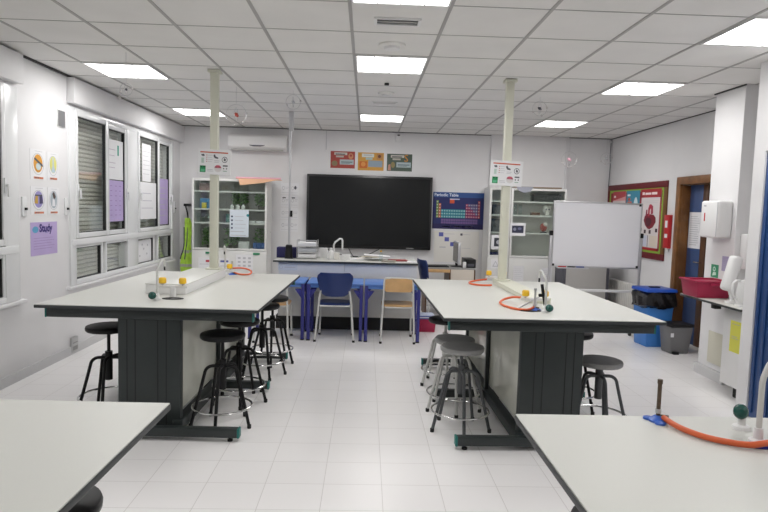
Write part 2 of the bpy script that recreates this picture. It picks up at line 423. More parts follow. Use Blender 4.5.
sheet('picture_card', 'white card with a grey oval and dark-haired figure picture on the window wall', 'card', (XW, 5.765, 1.545), **LW, w=.205, h=.25, m='paper', group=G4,
      deco=card+rustbar()+[('e', .5, .54, .30, .32, '#a9b4bd', 3), ('p', [(.38,.76),(.52,.84),(.68,.66),(.60,.56),(.46,.62)], '#4a3a34', 4), ('p', [(.36,.30),(.40,.58),(.58,.54),(.64,.30)], '#e6e6ea', 4)])
sheet('study_poster', 'purple paper headed Study taped to the window wall below the picture cards', 'poster', (XW, 5.595, 1.20), **LW, w=.455, h=.30, m='purple',
      deco=[('e', .17, .78, .11, .10, '#5f9fc6'), ('t', .31, .71, .098, 'Study', '#2c1a6e', .0035), ('r', .52, .66, .62, .69, '#8f86c0')]+lines(.1, .9, [.52, .44, .36, .28, .2], '#9a84b8', .006))
t = thing('wall_vent', 'small grey grille plate high on the window wall beside the shutter box', 'vent', (XL, 5.92, 2.33))
MB().box(0, .01, -.068, .068, -.08, .08, 'white', .002).build('frame', t)
MB().box(.008, .013, -.062, .062, -.075, .075, 'bin_grey').build('grille', t)
def winder(y, label):
    t = thing('strap_winder', label, 'blind strap winder', (XL, y, 1.49))
    MB().box(0, .014, -.032, .032, -.085, .085, 'pvc', .004).build('plate', t)
    MB().box(.012, .03, -.004, .02, -.03, -.008, 'black', .003).build('strap', t)
winder(5.265, 'white blind strap winder beside the cut-off window')
winder(5.995, 'white blind strap winder between the picture cards and the wide window')
winder(9.33, 'white blind strap winder at the far end of the wide window')
t = thing('wall_grille', 'small grey metal plate at floor level on the window wall', 'wall plate', (XL+.001, 6.11, .02))
MB().box(0, .02, -.065, .065, 0, .15, 'steel', .003).build('plate', t)
MB().box(.02, .024, -.045, .045, .02, .06, 'seat_grey').box(.02, .024, -.045, .045, .09, .10, 'seat_grey').build('slots', t)
tag(MB().ball((0,0,0), .022, 'bead').build('white_ball', loc=(XL+.10, 7.05, 2.735)), 'small white ball hanging at the top of the shutter box', 'ball')
# papers on the panes
XG = XL - .002
def pane_paper(name, label, y0, y1, z0, z1, m, deco, dx=0): sheet(name, label, 'paper', (XL+dx+.0035, (y0+y1)/2, (z0+z1)/2), **LW, w=y1-y0, h=z1-z0, m=m, deco=deco)
wl = lambda a=.1, b=.9: lines(a, b, [.2, .32, .44, .56, .68, .8], 'ink_soft', .006)
pane_paper('window_paper', 'white flip-chart paper with a green mark stuck on a window pane', 7.00, 7.44, 1.81, 2.27, 'paper', [('r', .62, .62, .72, .88, '#2f9c86')]+lines(.05, .5, [.3, .42, .6, .75], '#b9aebd', .008), -.022)
pane_paper('window_paper', 'purple paper with writing stuck on a window pane under the green-marked sheet', 7.00, 7.44, 1.32, 1.80, 'purple', [('r', x, y, x+.12, y+.012, '#8565a8') for x in (.15, .45, .72) for y in (.15, .27, .38, .5, .62, .74, .86)], -.022)
pane_paper('window_paper', 'narrow white paper stuck high on the third window pane', 8.00, 8.32, 1.83, 2.32, 'paper', wl())
pane_paper('window_paper', 'wide white paper with faint drawing low on the third window pane', 7.88, 8.52, 1.33, 1.82, 'paper', lines(.15, .85, [.3, .5, .7], '#b5b2c0', .008))
pane_paper('window_paper', 'purple paper stuck on the window pane nearest the corner', 8.67, 9.09, 1.24, 1.90, 'purple', wl(), -.022)
pane_paper('window_paper', 'white drawing of dots stuck in a small lower window pane', 7.82, 8.38, .76, 1.05, 'paper', [('e', x, y, .04, .05, 'ink_soft') for x, y in ((.25,.3),(.5,.6),(.7,.35),(.4,.8),(.75,.75))], -.02)

# ------------------------------------------------------------------ back wall
YW = YB - .0002
t = thing('air_conditioner', 'long white wall-mounted air conditioner under the ceiling', 'air conditioner', (-1.71, YB, 2.405))
MB().prism([(-.445, 0, 0), (-.445, 0, .235), (-.445, -.17, .235), (-.445, -.205, .20), (-.445, -.205, .05), (-.445, -.15, 0)], (.89, 0, 0), 'white', .008).build('body', t)
MB().box(-.40, .40, -.19, -.14, -.004, .012, 'cab_grey', .003).build('louvre', t)
MB().prism([(-.125, -.2062, .075), (-.10, -.2062, .06), (-.05, -.2062, .052), (.05, -.2062, .052), (.10, -.2062, .06), (.125, -.2062, .075)], (0, -.002, 0), 'ink').build('display', t)
t = thing('wall_screen', 'huge black interactive screen mounted on the back wall', 'screen', (.045, YB, .915))
MB().box(-.99, .99, -.085, -.03, 0, 1.155, 'bezel', .006).build('bezel', t)
MB().box(-.955, .955, -.088, -.084, .05, 1.12, 'screen').build('display', t, smooth=False)
MB().box(-.5, .5, -.03, 0, .25, .9, 'black').build('wall_bracket', t)
MB().box(.60, .72, -.0875, -.084, .014, .030, 'seat_grey').build('brand_mark', t, smooth=False)
# cables drooping under the screen
t = thing('screen_cable', 'thin black cables gathered into a clip on the wall under the screen', 'cable', (-.16, YB-.03, .74))
for a, b in ((-.55, .17), (-.12, .17), (.42, .17)):
    MB().tube([(a*(1-k/10) , 0, .17*(1-k/10)**1.7 + .03) for k in range(11)], .006, 'black', 6).build('cable', t)
MB().box(-.045, .045, -.03, .028, -.05, .05, 'black', .006).build('clip', t)
Y9 = 9.598
pb = lambda c: [('r', .15, .78, .68, .93, c), ('r', .20, .80, .60, .86, 'ink', 2), ('r', .22, .64, .54, .74, '#b9b4ab'), ('r', .38, .22, .95, .52, '#aebcc0'), ('r', .43, .34, .90, .40, '#6d7a80', 2), ('r', .43, .28, .80, .31, '#6d7a80', 2)]
GP = 'three colour posters above the screen'
sheet('safety_poster', 'red poster in the row of three above the screen', 'poster', (-.395, YW, 2.31), **BK, w=.385, h=.265, m='#a6473f', group=GP, deco=pb('#c9c4bb')+[('e', .83, .72, .10, .18, '#c98a62'), ('e', .83, .76, .05, .07, '#a6473f', 2), ('e', .17, .28, .12, .16, '#8a7a5c')])
sheet('safety_poster', 'orange-yellow poster in the middle above the screen', 'poster', (.05, YW, 2.295), **BK, w=.41, h=.28, m='#cf9b43', group=GP, deco=[('r', .15, .74, .62, .94, '#d8dcd6'), ('r', .22, .82, .55, .88, 'ink_soft', 2), ('r', .30, .60, .56, .72, '#a8c2bd'), ('r', .40, .20, .95, .56, '#8f9fae'), ('r', .06, .12, .36, .50, '#cc6a28'), ('e', .21, .34, .09, .13, '#dd9548', 2), ('r', .72, .62, .95, .94, '#b9854c'), ('e', .83, .80, .06, .09, '#6a4030', 2)])
sheet('safety_poster', 'dark green poster with a big orange letter above the screen', 'poster', (.505, YW, 2.292), **BK, w=.40, h=.27, m='#4e5d52', group=GP, deco=pb('#c9c4bb')+[('t', .67, .56, .16, 'S', '#d08a35'), ('p', [(.04,.04),(.16,.04),(.14,.40),(.06,.36)], '#c0907e'), ('e', .24, .36, .08, .18, '#8f8256')])
t = thing('motion_sensor', 'small white sensor box on the back wall under the ceiling', 'sensor', (.477, YB, 2.675))
MB().box(-.05, .05, -.05, 0, -.06, .06, 'white', .01).build('body', t)
MB().box(-.02, .02, -.056, -.048, .03, .05, 'black_matte', .002).build('lens', t)
# periodic table
deco = [('r', 0, .86, 1, 1, '#2c4f8c'), ('r', 0, 0, 1, .14, '#241f52'), ('t', .025, .89, .066, 'Periodic Table', '#dfe6f2', .0015), ('r', .33, .80, .52, .83, '#c6cbe0', 2)]
palette = dict(a='#7f9c3c', b='#cf6d2b', t='#3c9fa6', m='#a9355c', p='#776a96', r='#b5463a', g='#6a7f9a', s='#4b6f9c', l='#74598f')
rowz = [.70, .62, .54, .46, .38, .30]
for c in range(18):
    for r_ in range(6):
        if r_ == 0 and 0 < c < 17: continue
        if r_ in (1,) and 1 < c < 12: continue
        if r_ == 2 and 1 < c < 12: continue
        k = 'a' if c == 0 else 'b' if c == 1 else 'r' if c == 17 else 't' if c < 12 else ('m' if c - 11 < r_ + 1 else 'p')
        x = .07 + c*.048
        deco.append(('r', x, rowz[r_]+.005, x+.042, rowz[r_]+.072, palette[k]))
        deco.append(('r', x+.012, rowz[r_]+.022, x+.028, rowz[r_]+.05, '#cfd6dc', 2))
for c in range(15):
    for z in (.145, .215): deco.append(('r', .17+c*.048, z, .17+c*.048+.042, z+.058, palette['l']))
deco += [('r', .33, .70, .42, .80, '#c9522f', 2)] + [('r', x, .055, x+.15, .085, '#b6b2cf') for x in (.22, .43, .64)]
sheet('periodic_table_poster', 'dark blue Periodic Table poster with coloured squares beside the screen', 'poster', (1.468, YW, 1.555), **BK, w=.82, h=.585, m='#232a63', deco=deco)
sheet('diagram_poster', 'pale poster with four stepping blue squares under the periodic table', 'poster', (1.46, YW, .98), **BK, w=.72, h=.50, m='paper_warm',
      deco=[('r', .10+.13*k, .82-.155*k, .20+.13*k, .95-.155*k, '#5d62ae') for k in range(4)]+[('r', .22, .9, .45, .91, 'ink_soft'), ('r', .58, .86, .63, .93, 'ink'), ('r', .64, .89, .80, .90, 'ink_soft'), ('r', .12, .46, .26, .49, 'ink_soft'), ('r', .62, .45, .82, .46, 'ink_soft')])
n = 0
for r_ in range(4):
    for c in range(2):
        d = [('e', .3, .55, .16, .16, 'ink_soft'), ('e', .3, .55, .12, .12, 'paper', 2), ('r', .55, .62, .9, .65, 'ink_soft'), ('r', .55, .5, .85, .53, 'ink_soft'), ('r', .1, .15, .9, .17, 'ink_soft')]
        if r_ == 0 and c == 1: d += [('e', .62, .6, .14, .16, 'ink', 3)]
        if r_ == 1: d += [('r', .2, .74, .6, .84, 'ink', 3)]
        sheet('instruction_sheet', 'faint white sheet behind the thin pole, %s in the %s' % (('top', 'second', 'third', 'bottom')[r_], ('cabinet-side column', 'screen-side column')[c]), 'sheet',
              (-1.295+.145*c, YW, 1.83-.195*r_), **BK, w=.135, h=.18, m='paper', deco=d, group='small sheets on the wall by the thin pole')
t = thing('wall_cable', 'thin grey cable dropping down the back wall beside the red poster', 'cable', (-.66, YB-.006, 2.75))
MB().cyl((0,0,0), (0,0,-.30), .004, 'ink_soft', 6).build('cable', t); MB().box(-.012, .012, -.008, .005, -.31, -.29, 'white').build('clip', t)

# tall cabinets -------------------------------------------------------
def cabinet(name, label, x0, x1, yf, top, split, shelves, base=.80, inner='cab_in'):
    t = thing(name, label, 'cabinet', ((x0+x1)/2, yf, 0)); a = (x1-x0)/2; d = YB-.06-yf
    b = MB(); th = .025
    b.box(-a, -a+th, 0, d, .05, top, 'cab').box(a-th, a, 0, d, .05, top, 'cab').box(-a+th, a-th, 0, d, top-th, top, 'cab').box(-a+th, a-th, 0, d, .05, .05+th, 'cab')
    b.box(-a+th, a-th, d-.015, d, .05, top, inner).box(-a+.02, a-.02, .03, d-.02, 0, .05, 'black_matte')
    b.build('carcass', t, smooth=False)
    for z in shelves + [base]: MB().box(-a+th, a-th, .03, d-.02, z-.022, z, 'cab').build('shelf', t)
    m = split - (x0+x1)/2
    for s, (p, q) in enumerate(((-a, m), (m, a))):
        dr = MB(); fw = .032; p += .004; q -= .004; z0, z1 = base+.004, top-.006
        dr.box(p, p+fw, -.02, -.002, z0, z1, 'cab', .003).box(q-fw, q, -.02, -.002, z0, z1, 'cab', .003).box(p+fw, q-fw, -.02, -.002, z1-fw, z1, 'cab', .003).box(p+fw, q-fw, -.02, -.002, z0, z0+fw, 'cab', .003)
        do = dr.build('glass_door', t)
        MB().box(p+fw, q-fw, -.013, -.009, z0+fw, z1-fw, 'cab_glass').build('pane', do, smooth=False)
        lo = MB().box(p, q, -.02, -.002, .06, base-.004, 'cab', .004).build('door', t)
        hx = q-.20 if s else q-.12
        MB().box(hx, hx+.10, -.032, -.02, base-.055, base-.025, 'sign_green', .004).build('handle', lo)
    return t
CLY = 9.14
cabinet('storage_cabinet', 'white cabinet with glass upper doors under the air conditioner', -2.625, -1.495, CLY, 1.94, -2.29, [1.757, 1.488, 1.28], .86)
cabinet('storage_cabinet', 'white cabinet with glass upper doors behind the whiteboard', 1.87, 3.06, CLY, 1.93, 2.20, [1.73, 1.52, 1.25], .86, 'cab_in_pale')
# what is in the cabinets
def bxthing(name, label, cat, x, y, z, w, d, h, m, m2=None, bev=.004, group=None, rz=0):
    t = thing(name, label, cat, (x, y, z+.0005), rz, group)
    MB().box(-w/2, w/2, -d/2, d/2, 0, h*.86 if m2 else h, m, bev).build('body', t)
    if m2: MB().box(-w/2-.003, w/2+.003, -d/2-.003, d/2+.003, h*.86, h, m2, bev).build('lid', t)
    return t
def bottle(name, label, cat, x, y, z, r, h, m, mc, group=None):
    t = thing(name, label, cat, (x, y, z+.0005), 0, group)
    MB().lathe([(r*.9, 0), (r, .01*h/.1), (r, h*.62), (r*.85, h*.72), (r*.4, h*.80), (r*.4, h*.9)], m, seg=20).build('body', t)
    MB().lathe([(r*.48, h*.86), (r*.48, h), (r*.40, h*1.01)], mc, seg=16).build('cap', t)
    return t
def jar(name, label, x, y, z, r, h, m, group=None):
    t = thing(name, label, 'beaker', (x, y, z+.0005), 0, group)
    MB().lathe([(r*.95, 0), (r, .006), (r, h-.006), (r*1.1, h), (r*1.02, h), (r*.92, h-.01), (r*.90, .01), (.004, .008)], m, seg=20).build('glass_body', t)
    MB().tube([(r*math.cos(2*PI*k/16)*1.01, r*math.sin(2*PI*k/16)*1.01, h*.5) for k in range(16)], .0015, 'white', 5, True).build('graduation', t)
    return t
yc = 9.30
bxthing('carton', 'pinkish grey carton on the top shelf of the cabinet by the vest', 'box', -2.44, yc, 1.757, .20, .16, .11, '#8a6e6c', '#9c8484')
bxthing('carton', 'blue carton on the second shelf behind the glass by the vest', 'box', -2.45, yc, 1.488, .16, .14, .15, '#3f7fb0')
bxthing('carton', 'small yellow box leaning against the blue carton in the cabinet', 'box', -2.455, yc-.11, 1.488, .065, .05, .085, '#d8c83c')
for k in range(4): jar('beaker', 'clear glass beaker in the row on the third shelf of the cabinet by the vest', -2.57+.075*k, yc, 1.28, .030, .13, 'clear', 'glass beakers in the cabinet by the vest')
def leafy(x, y, z, w, h, label):  # leaf clumps stand in for unidentified green tones in the cabinet glass
    t = thing('green_standin', label, 'plant', (x, y, z+.0005))
    MB().lathe([(.05, 0), (.06, .06), (.052, .06), (.05, .05)], '#5c5a50', seg=16).build('pot', t)
    f = MB()
    for _ in range(150):
        c = Vector((random.uniform(-w/2, w/2), random.uniform(-.07, .07), .06+random.random()**.8*(h-.07))); u = Vector((random.uniform(-1,1), random.uniform(-1,1), random.uniform(-.6,1))).normalized(); v = u.orthogonal().normalized(); L = random.uniform(.025, .05)
        f.poly([c-u*L, c+v*L*.4, c+u*L, c-v*L*.4], '#6f9c52' if random.random() < .6 else '#4a7038')
    f.build('leaf_shapes', t, smooth=False)
leafy(-1.96, 9.42, 1.488, .22, .24, 'green leafy stand-in behind the glass, middle of the second shelf')
leafy(-1.63, 9.42, 1.488, .20, .24, 'green leafy stand-in behind the glass, second shelf at the pink paper end')
leafy(-2.42, 9.42, .86, .22, .34, 'green leafy stand-in at the bottom of the narrow glass door')
leafy(-2.08, 9.42, .86, .22, .34, 'green leafy stand-in at the bottom of the wide glass door beside the pole')
leafy(-1.62, 9.42, .86, .20, .34, 'green leafy stand-in at the bottom of the wide glass door behind the blue boxes')
for k in range(3): bxthing('file_box', 'blue file box at the bottom of the glass cabinet beside the white carton', 'file box', -1.685+.065*k, 9.24, .86, .058, .14, .12, '#2f5c9c', None, .003, 'blue file boxes in the cabinet')
bxthing('carton', 'small white carton behind the glass under the notice sheet', 'box', -1.86, 9.23, .86, .15, .10, .14, 'white')
for k in range(3): bottle('bottle', 'small pale bottle in the row on the second shelf behind the wide glass door', 'bottle', -1.93+.085*k-.12, 9.25, 1.488, .028, .075, 'white', 'ink_soft', 'pale bottles in the cabinet')
jar('beaker', 'green-tinted glass beaker on the third shelf behind the pole', -2.11, yc, 1.28, .045, .13, '#6c9c92')
for k in range(2): bxthing('paper_stack', 'stack of white paper on the third cabinet shelf, %s' % ('beside the notice sheet', 'at the door hinge')[k], 'paper', -1.76+.155*k, yc-.02, 1.28, .13, .16, .035, 'paper')
# right cabinet
t = thing('skull_model', 'cream skull model on a shelf beside the top edge of the whiteboard', 'model', (2.80, 9.27, 1.5205))
MB().ball((0, .02, .10), .065, 'paper_warm', 16, 1.0).build('cranium', t); MB().box(-.03, .03, -.055, .01, 0, .055, 'paper_warm', .012).build('jaw', t)
MB().ball((-.022, -.045, .095), .014, 'ink', 8).ball((.022, -.045, .095), .014, 'ink', 8).build('eye_socket', t)
t = thing('anatomy_model', 'small red and cream organ model on the shelf under the skull model', 'model', (2.76, 9.27, 1.2505))
MB().lathe([(.055, 0), (.05, .015), (.01, .018)], 'black').build('base', t); MB().ball((0, 0, .085), .055, '#a3483c', 14, 1.25).build('organ', t); MB().ball((.015, -.03, .13), .035, 'paper_warm', 12).build('cap', t)
bxthing('carton', 'long black box on the top shelf of the cabinet behind the whiteboard', 'box', 2.78, 9.30, 1.73, .42, .2, .12, 'black_matte')
for k in range(3): jar('beaker', 'glass cylinder in the row on the second shelf behind the cream pole', 2.24+.075*k, yc, 1.52, .028, .16, 'clear', 'glass cylinders in the cabinet behind the whiteboard')
bottle('bottle', 'small green bottle on the shelf behind the picture sheet', 'bottle', 2.43, 9.26, 1.25, .032, .13, '#3e8a74', 'sign_green')
bxthing('carton', 'small brown box on the shelf beside the skull model', 'box', 2.62, 9.28, 1.52, .13, .1, .045, '#6b4a35')
bxthing('carton', 'dark grey box on the second shelf of the narrow glass door', 'box', 2.03, 9.32, 1.52, .15, .16, .15, '#4a4c50')
bxthing('carton', 'dark box on the third shelf of the narrow glass door', 'box', 2.03, 9.32, 1.25, .16, .16, .20, '#56585c')
bxthing('carton', 'navy box at the bottom of the narrow glass door', 'box', 2.02, 9.28, .86, .15, .16, .07, '#2d2f66')
t = thing('tubing', 'thin coiled tubing lying at the bottom of the cabinet behind the whiteboard', 'tubing', (2.66, 9.28, .866))
MB().tube([(.16*math.cos(k*.5), .05*math.sin(k*.5)-.02, .004+.0012*k) for k in range(26)], .005, 'ink_soft', 6).build('tube', t)
# on the cabinet fronts / tops
YC = CLY - .0215
sheet('notice_sheet', 'white notice with round icons taped to the glass door beside the cream pole', 'notice', (-1.912, YC, 1.275), **BK, w=.285, h=.41, m='#d5dee6', deco=[('e', .12, y, .05, .035, '#2d3a5c') for y in (.75, .61, .47, .33)]+lines(.28, .85, [.75, .61, .47, .33], 'ink_soft', .008)+[('r', .05, .19, .75, .215, 'ink_soft'), ('r', .05, .05, .85, .075, 'ink_soft'), ('e', .95, .80, .07, .05, '#2f8a90', 3)])
sheet('calendar_sheet', 'white calendar sheet of small grids on the lower cabinet door', 'calendar', (-1.83, YC, .69), **BK, w=.26, h=.23, m='paper', deco=[('r', .12+.3*c, .2+.25*r_, .28+.3*c, .33+.25*r_, 'ink_soft') for c in range(3) for r_ in range(3)])
sheet('notice_sheet', 'small white sheet with red print on the lower door beside the vest', 'notice', (-2.42, YC, .66), **BK, w=.20, h=.17, m='paper', deco=[('r', .55, .6, .9, .8, '#b33b4a'), ('r', .1, .4, .8, .44, 'ink_soft')])
sheet('notice_sheet', 'small white sheet with blue print on the lower door behind the yellow knob', 'notice', (-2.13, YC, .64), **BK, w=.15, h=.20, m='paper', deco=[('r', .1, .7, .9, .85, '#5a5f9c'), ('r', .1, .4, .8, .44, 'ink_soft')])
sheet('picture_sheet', 'white sheet with a dark picture taped on the wide glass door behind the pole', 'sheet', (2.32, YC, 1.30), **BK, w=.235, h=.20, m='paper', deco=[('r', .12, .22, .88, .78, '#33354c'), ('e', .3, .5, .10, .12, '#8c8fa2', 2), ('e', .62, .55, .13, .10, '#6d7090', 2)])
sheet('picture_sheet', 'white sheet with a dark picture taped on the narrow glass door', 'sheet', (2.03, YC, 1.095), **BK, w=.22, h=.22, m='paper', deco=[('r', .2, .2, .8, .8, '#33363f'), ('e', .5, .5, .15, .15, '#a9acb3', 2)])
sheet('triangle_notice', 'small white notice with a triangle symbol on the narrow lower door', 'notice', (2.0, YC, .76), **BK, w=.14, h=.14, m='paper', deco=[('p', [(.15,.2),(.85,.2),(.5,.85)], 'ink_soft'), ('p', [(.27,.28),(.73,.28),(.5,.72)], 'paper', 2)])
sheet('notice_sheet', 'white page on the lower cabinet door beside the cream pole', 'notice', (2.36, YC, .62), **BK, w=.16, h=.24, m='paper', deco=wl())
sheet('notice_sheet', 'white page on the lower cabinet door below the edge of the whiteboard', 'notice', (2.80, YC, .60), **BK, w=.16, h=.24, m='paper', deco=wl())
t = thing('paper_roll', 'peach and pink card sheets lying over the edge of the cabinet top', 'paper', (-1.62, CLY, 1.9415))
MB().prism([(-.33, -.08, 0), (.30, -.10, .0), (.31, .22, .0), (-.31, .2, 0)], (0, 0, .006), 'peach').build('sheet', t)
MB().prism([(-.30, -.081, .004), (-.27, -.086, -.095), (.08, -.094, -.05), (.26, -.1, -.01), (.30, -.1, .004)], (0, .004, 0), 'peach').build('hanging_flap', t)
MB().tube([(-.34, -.05, .018), (.33, -.07, .018)], .014, 'pink', 14).build('pink_roll', t)
t = thing('paper_sheet', 'crumpled dark sheets and card lying on top of the cabinet behind the whiteboard', 'paper', (2.55, 9.3, 1.9315))
MB().prism([(-.30, -.188, 0), (.42, -.18, 0), (.40, .1, 0), (-.28, .12, 0)], (0, 0, .02), '#8c7a6a').build('card', t)
MB().prism([(-.28, -.192, .018), (-.02, -.192, .018), (-.06, -.192, -.05), (-.16, -.192, -.075), (-.25, -.192, -.04)], (0, .006, 0), '#9a9ca8').build('hanging_flap', t)
# hi-vis vest on a hook by the corner
t = thing('safety_vest', 'bright yellow-green safety vest hanging in the corner beside the cabinet', 'vest', (-2.745, 9.32, 1.43))
nz, nx = 14, 13; rs = []
for k in range(nz):
    f = k/(nz-1); z = -.10 - f*.92; w = .025 + .042*min(1, f*1.6) + .014*math.sin(f*9+.5); ring = []
    for j in range(nx*2):
        a = 2*PI*j/(nx*2); rr = 1 + .26*math.sin(5*a + f*4) + .12*math.sin(11*a - f*7)
        ring.append((w*rr*math.cos(a) + .01*math.sin(f*6), .028*rr*math.sin(a), z))
    rs.append(ring)
MB().rings(rs, 'vest').build('vest_body', t)
rs2 = [[(p[0]*1.0-.020, p[1]*1.12+.012, p[2]) for p in r] for r in rs[2:10]]
MB().rings(rs2, 'vest_dark').build('dark_lining', t)
for k0 in (7, 10):
    MB().rings([[(p[0]*1.04, p[1]*1.06, p[2] + dz) for p in rs[k0]] for dz in (.0, -.045)], '#a9aaa0').build('reflective_band', t)
MB().tube([(-.03, 0, .10), (-.02, 0, .05), (0, 0, -.02), (.012, 0, -.12)], .012, 'black', 8).build('hook_strap', t)
MB().box(-.06, -.02, .0, .28, .08, .12, 'black', .005).build('hook', t)

# ------------------------------------------------------------------ demonstration bench
t = thing('demonstration_bench', 'long pale teacher bench with black-edged top and black plinth below the screen', 'bench', (-.24, 7.5, 0))
MB().box(-.91, .91, 0, .72, .857, .878, 'edge', .003).build('worktop_edge', t)
MB().box(-.905, .905, .006, .715, .8785, .881, 'laminate').build('worktop', t)
MB().box(-.85, .905, .06, .70, .17, .856, 'bench_lower').build('body', t)
for a, b in ((-.845, -.02), (-.015, .90)):
    MB().box(a, b, .045, .06, .665, .85, 'bench_panel', .002).build('front_panel', t)
for a, b in ((-.845, -.40), (-.395, .05), (.055, .50), (.505, .90)):
    MB().box(a, b, .05, .06, .20, .655, 'bench_lower', .002).build('lower_panel', t)
MB().box(-.88, .90, .10, .66, 0, .17, 'black_matte').build('plinth', t)
so = MB().box(-.50, -.33, .038, .05, .53, .62, 'beige', .004).build('power_socket', t)
MB().box(-.475, -.435, .034, .039, .55, .60, 'pc_beige').box(-.395, -.355, .034, .039, .55, .60, 'pc_beige').build('outlet', so)
BT = .8812
sheet('bench_label', 'faint printed label on the upper panel of the teacher bench', 'label', (-.97, 7.5445, .79), **BK, w=.24, h=.07, m='#c9ced6', deco=[('e', .15, .5, .10, .35, 'ink_soft'), ('e', .15, .5, .07, .25, '#c9ced6', 2), ('r', .32, .4, .9, .6, 'ink_soft')])
# on the bench
bxthing('storage_box', 'navy blue box on the teacher bench beside the black pole foot', 'box', -1.03, 7.95, BT, .26, .18, .135, '#1f1d55')
t = thing('paper_tray', 'silver wire letter tray stack filled with papers on the teacher bench', 'letter tray', (-.755, 7.85, BT))
for k in range(3):
    z = .012+.075*k; pts = [(-.125, -.12, z), (.125, -.12, z), (.125, .12, z), (-.125, .12, z)]
    w = MB().tube(pts, .004, 'steel', 6, True)
    for x in (-.075, -.025, .025, .075): w.cyl((x, -.12, z), (x, .12, z), .0025, 'steel', 6)
    tr = w.build('tray', t)
    MB().box(-.115, .115, -.115, .11, z+.004, z+.05, 'paper' if k != 1 else '#b9bcc2', .004).build('papers', t)
for x in (-.125, .125):
    MB().tube([(x, -.12, 0), (x, -.12, .245), (x, .12, .245), (x, .12, 0)], .005, 'steel', 8).build('upright', t)
MB().cyl((-.125, -.12, .243), (.125, -.12, .243), .005, 'steel', 8).build('top_rail', t)
t = thing('bench_tap', 'white swan-neck water tap on the teacher bench', 'tap', (-.42, 7.95, BT))
MB().lathe([(.03, 0), (.03, .02), (.016, .025), (.014, .04)], 'white').build('base', t)
MB().tube([(0,0,.02), (0,0,.18), (.02, -.005, .22), (.08, -.02, .265), (.105, -.022, .262), (.115, -.024, .24), (.115, -.024, .12)], .012, 'white', 12).build('spout', t)
bottle('wash_bottle', 'white plastic wash bottle standing under the swan-neck tap', 'bottle', -.445, 7.78, BT, .035, .15, 'white', 'white')
bxthing('carton', 'small cream carton behind the white wash bottle on the teacher bench', 'box', -.37, 7.80, BT, .07, .06, .09, 'paper_warm')
bxthing('carton', 'low white carton beside the tap on the teacher bench', 'box', -.25, 7.80, BT, .11, .09, .065, 'white')
bxthing('carton', 'white carton behind the letter trays on the teacher bench', 'box', -.555, 8.02, BT, .10, .08, .13, 'white')
t = thing('paper_pile', 'untidy pile of loose white papers in the middle of the teacher bench', 'paper', (.055, 7.87, BT))
for k, (x, y, rz, w, m) in enumerate(((-.16, 0, .2, .3, 'paper'), (.0, .03, -.3, .3, 'paper_warm'), (.12, -.03, .5, .3, 'paper'), (.05, .0, .9, .28, '#c5bfae'), (.10, .02, .05, .34, 'paper'))):
    p = MB(); p.T = Matrix.Translation((x, y, .003+.012*k)) @ Matrix.Rotation(rz, 4, 'Z') @ Matrix.Rotation(.03*(k-2), 4, 'Y'); p.box(-w/2, w/2, -.1, .1, 0, .010, m); p.build('sheet', t)
bottle('yellow_cap_bottle', 'small clear bottle with yellow cap on the teacher bench', 'bottle', .20, 7.68, BT, .025, .14, 'clear', 'yellow')
t = thing('magazine', 'red magazine lying on the teacher bench', 'magazine', (.43, 7.82, BT), .15)
MB().box(-.12, .12, -.09, .09, 0, .015, '#8e3a3a', .002).build('cover', t); MB().box(-.115, .121, -.088, .088, .003, .012, 'paper').build('pages', t)
bxthing('paper_stack', 'low stack of grey papers beside the red magazine', 'paper', .30, 7.615, BT, .17, .13, .018, '#9a968c', None, .001, rz=-.2)
bxthing('paper_stack', 'flat white papers at the end of the teacher bench past the magazine', 'paper', .60, 7.64, BT, .12, .18, .012, 'paper', None, .001)
# thin service pole rising from the bench
t = thing('conduit_pole', 'thin grey pole with black foot rising from the teacher bench to the ceiling', 'pole', (-.99, 7.78, 0))
MB().lathe([(.055, BT), (.05, BT+.02), (.042, BT+.17), (.03, BT+.18)], 'black', seg=16).build('foot', t)
MB().cyl((0, 0, BT+.15), (0, 0, H-.14), .014, 'alu', 10).build('tube', t)
MB().box(-.02, .035, -.03, .03, H-.26, H-.02, 'alu', .004).build('top_bracket', t)
MB().box(.012, .04, -.03, .0, 1.42, 1.50, 'black', .004).build('clamp', t)

# ------------------------------------------------------------------ blue pupil desks and chairs
def desk():
    t = thing('pupil_desk', 'blue pupil desk', 'desk')
    MB().box(-.327, .327, -.27, .27, .662, .682, 'blue_desk', .008).build('tabletop', t)
    MB().box(-.30, .30, -.25, .25, .622, .661, 'blue_desk', .004).build('apron', t)
    for x in (-.305, .305):
        for y in (-.245, .245):
            MB().box(x-.019, x+.019, y-.019, y+.019, .012, .66, 'blue_leg', .006).box(x-.021, x+.021, y-.021, y+.021, 0, .015, 'black', .003).build('leg', t)
            MB().prism([(x+.02*(-1 if x > 0 else 1), y-.02, .60), (x+.09*(-1 if x > 0 else 1), y-.02, .60), (x+.02*(-1 if x > 0 else 1), y-.02, .50)], (0, .04, 0), 'blue_leg').build('brace', t)
    return t
GD = 'blue pupil desks in front of the teacher bench'
d0 = desk(); d0.location = (-1.02, 7.20, 0); d0['label'] = 'blue pupil desk mostly hidden behind the window-side lab bench'; d0['group'] = GD
dup(d0, (-.340, 7.19, 0), 0, 'blue pupil desk with the navy chair pushed in, below the screen', GD)
dup(d0, (.330, 7.17, 0), 0, 'blue pupil desk with a plywood chair pushed in, below the screen', GD)

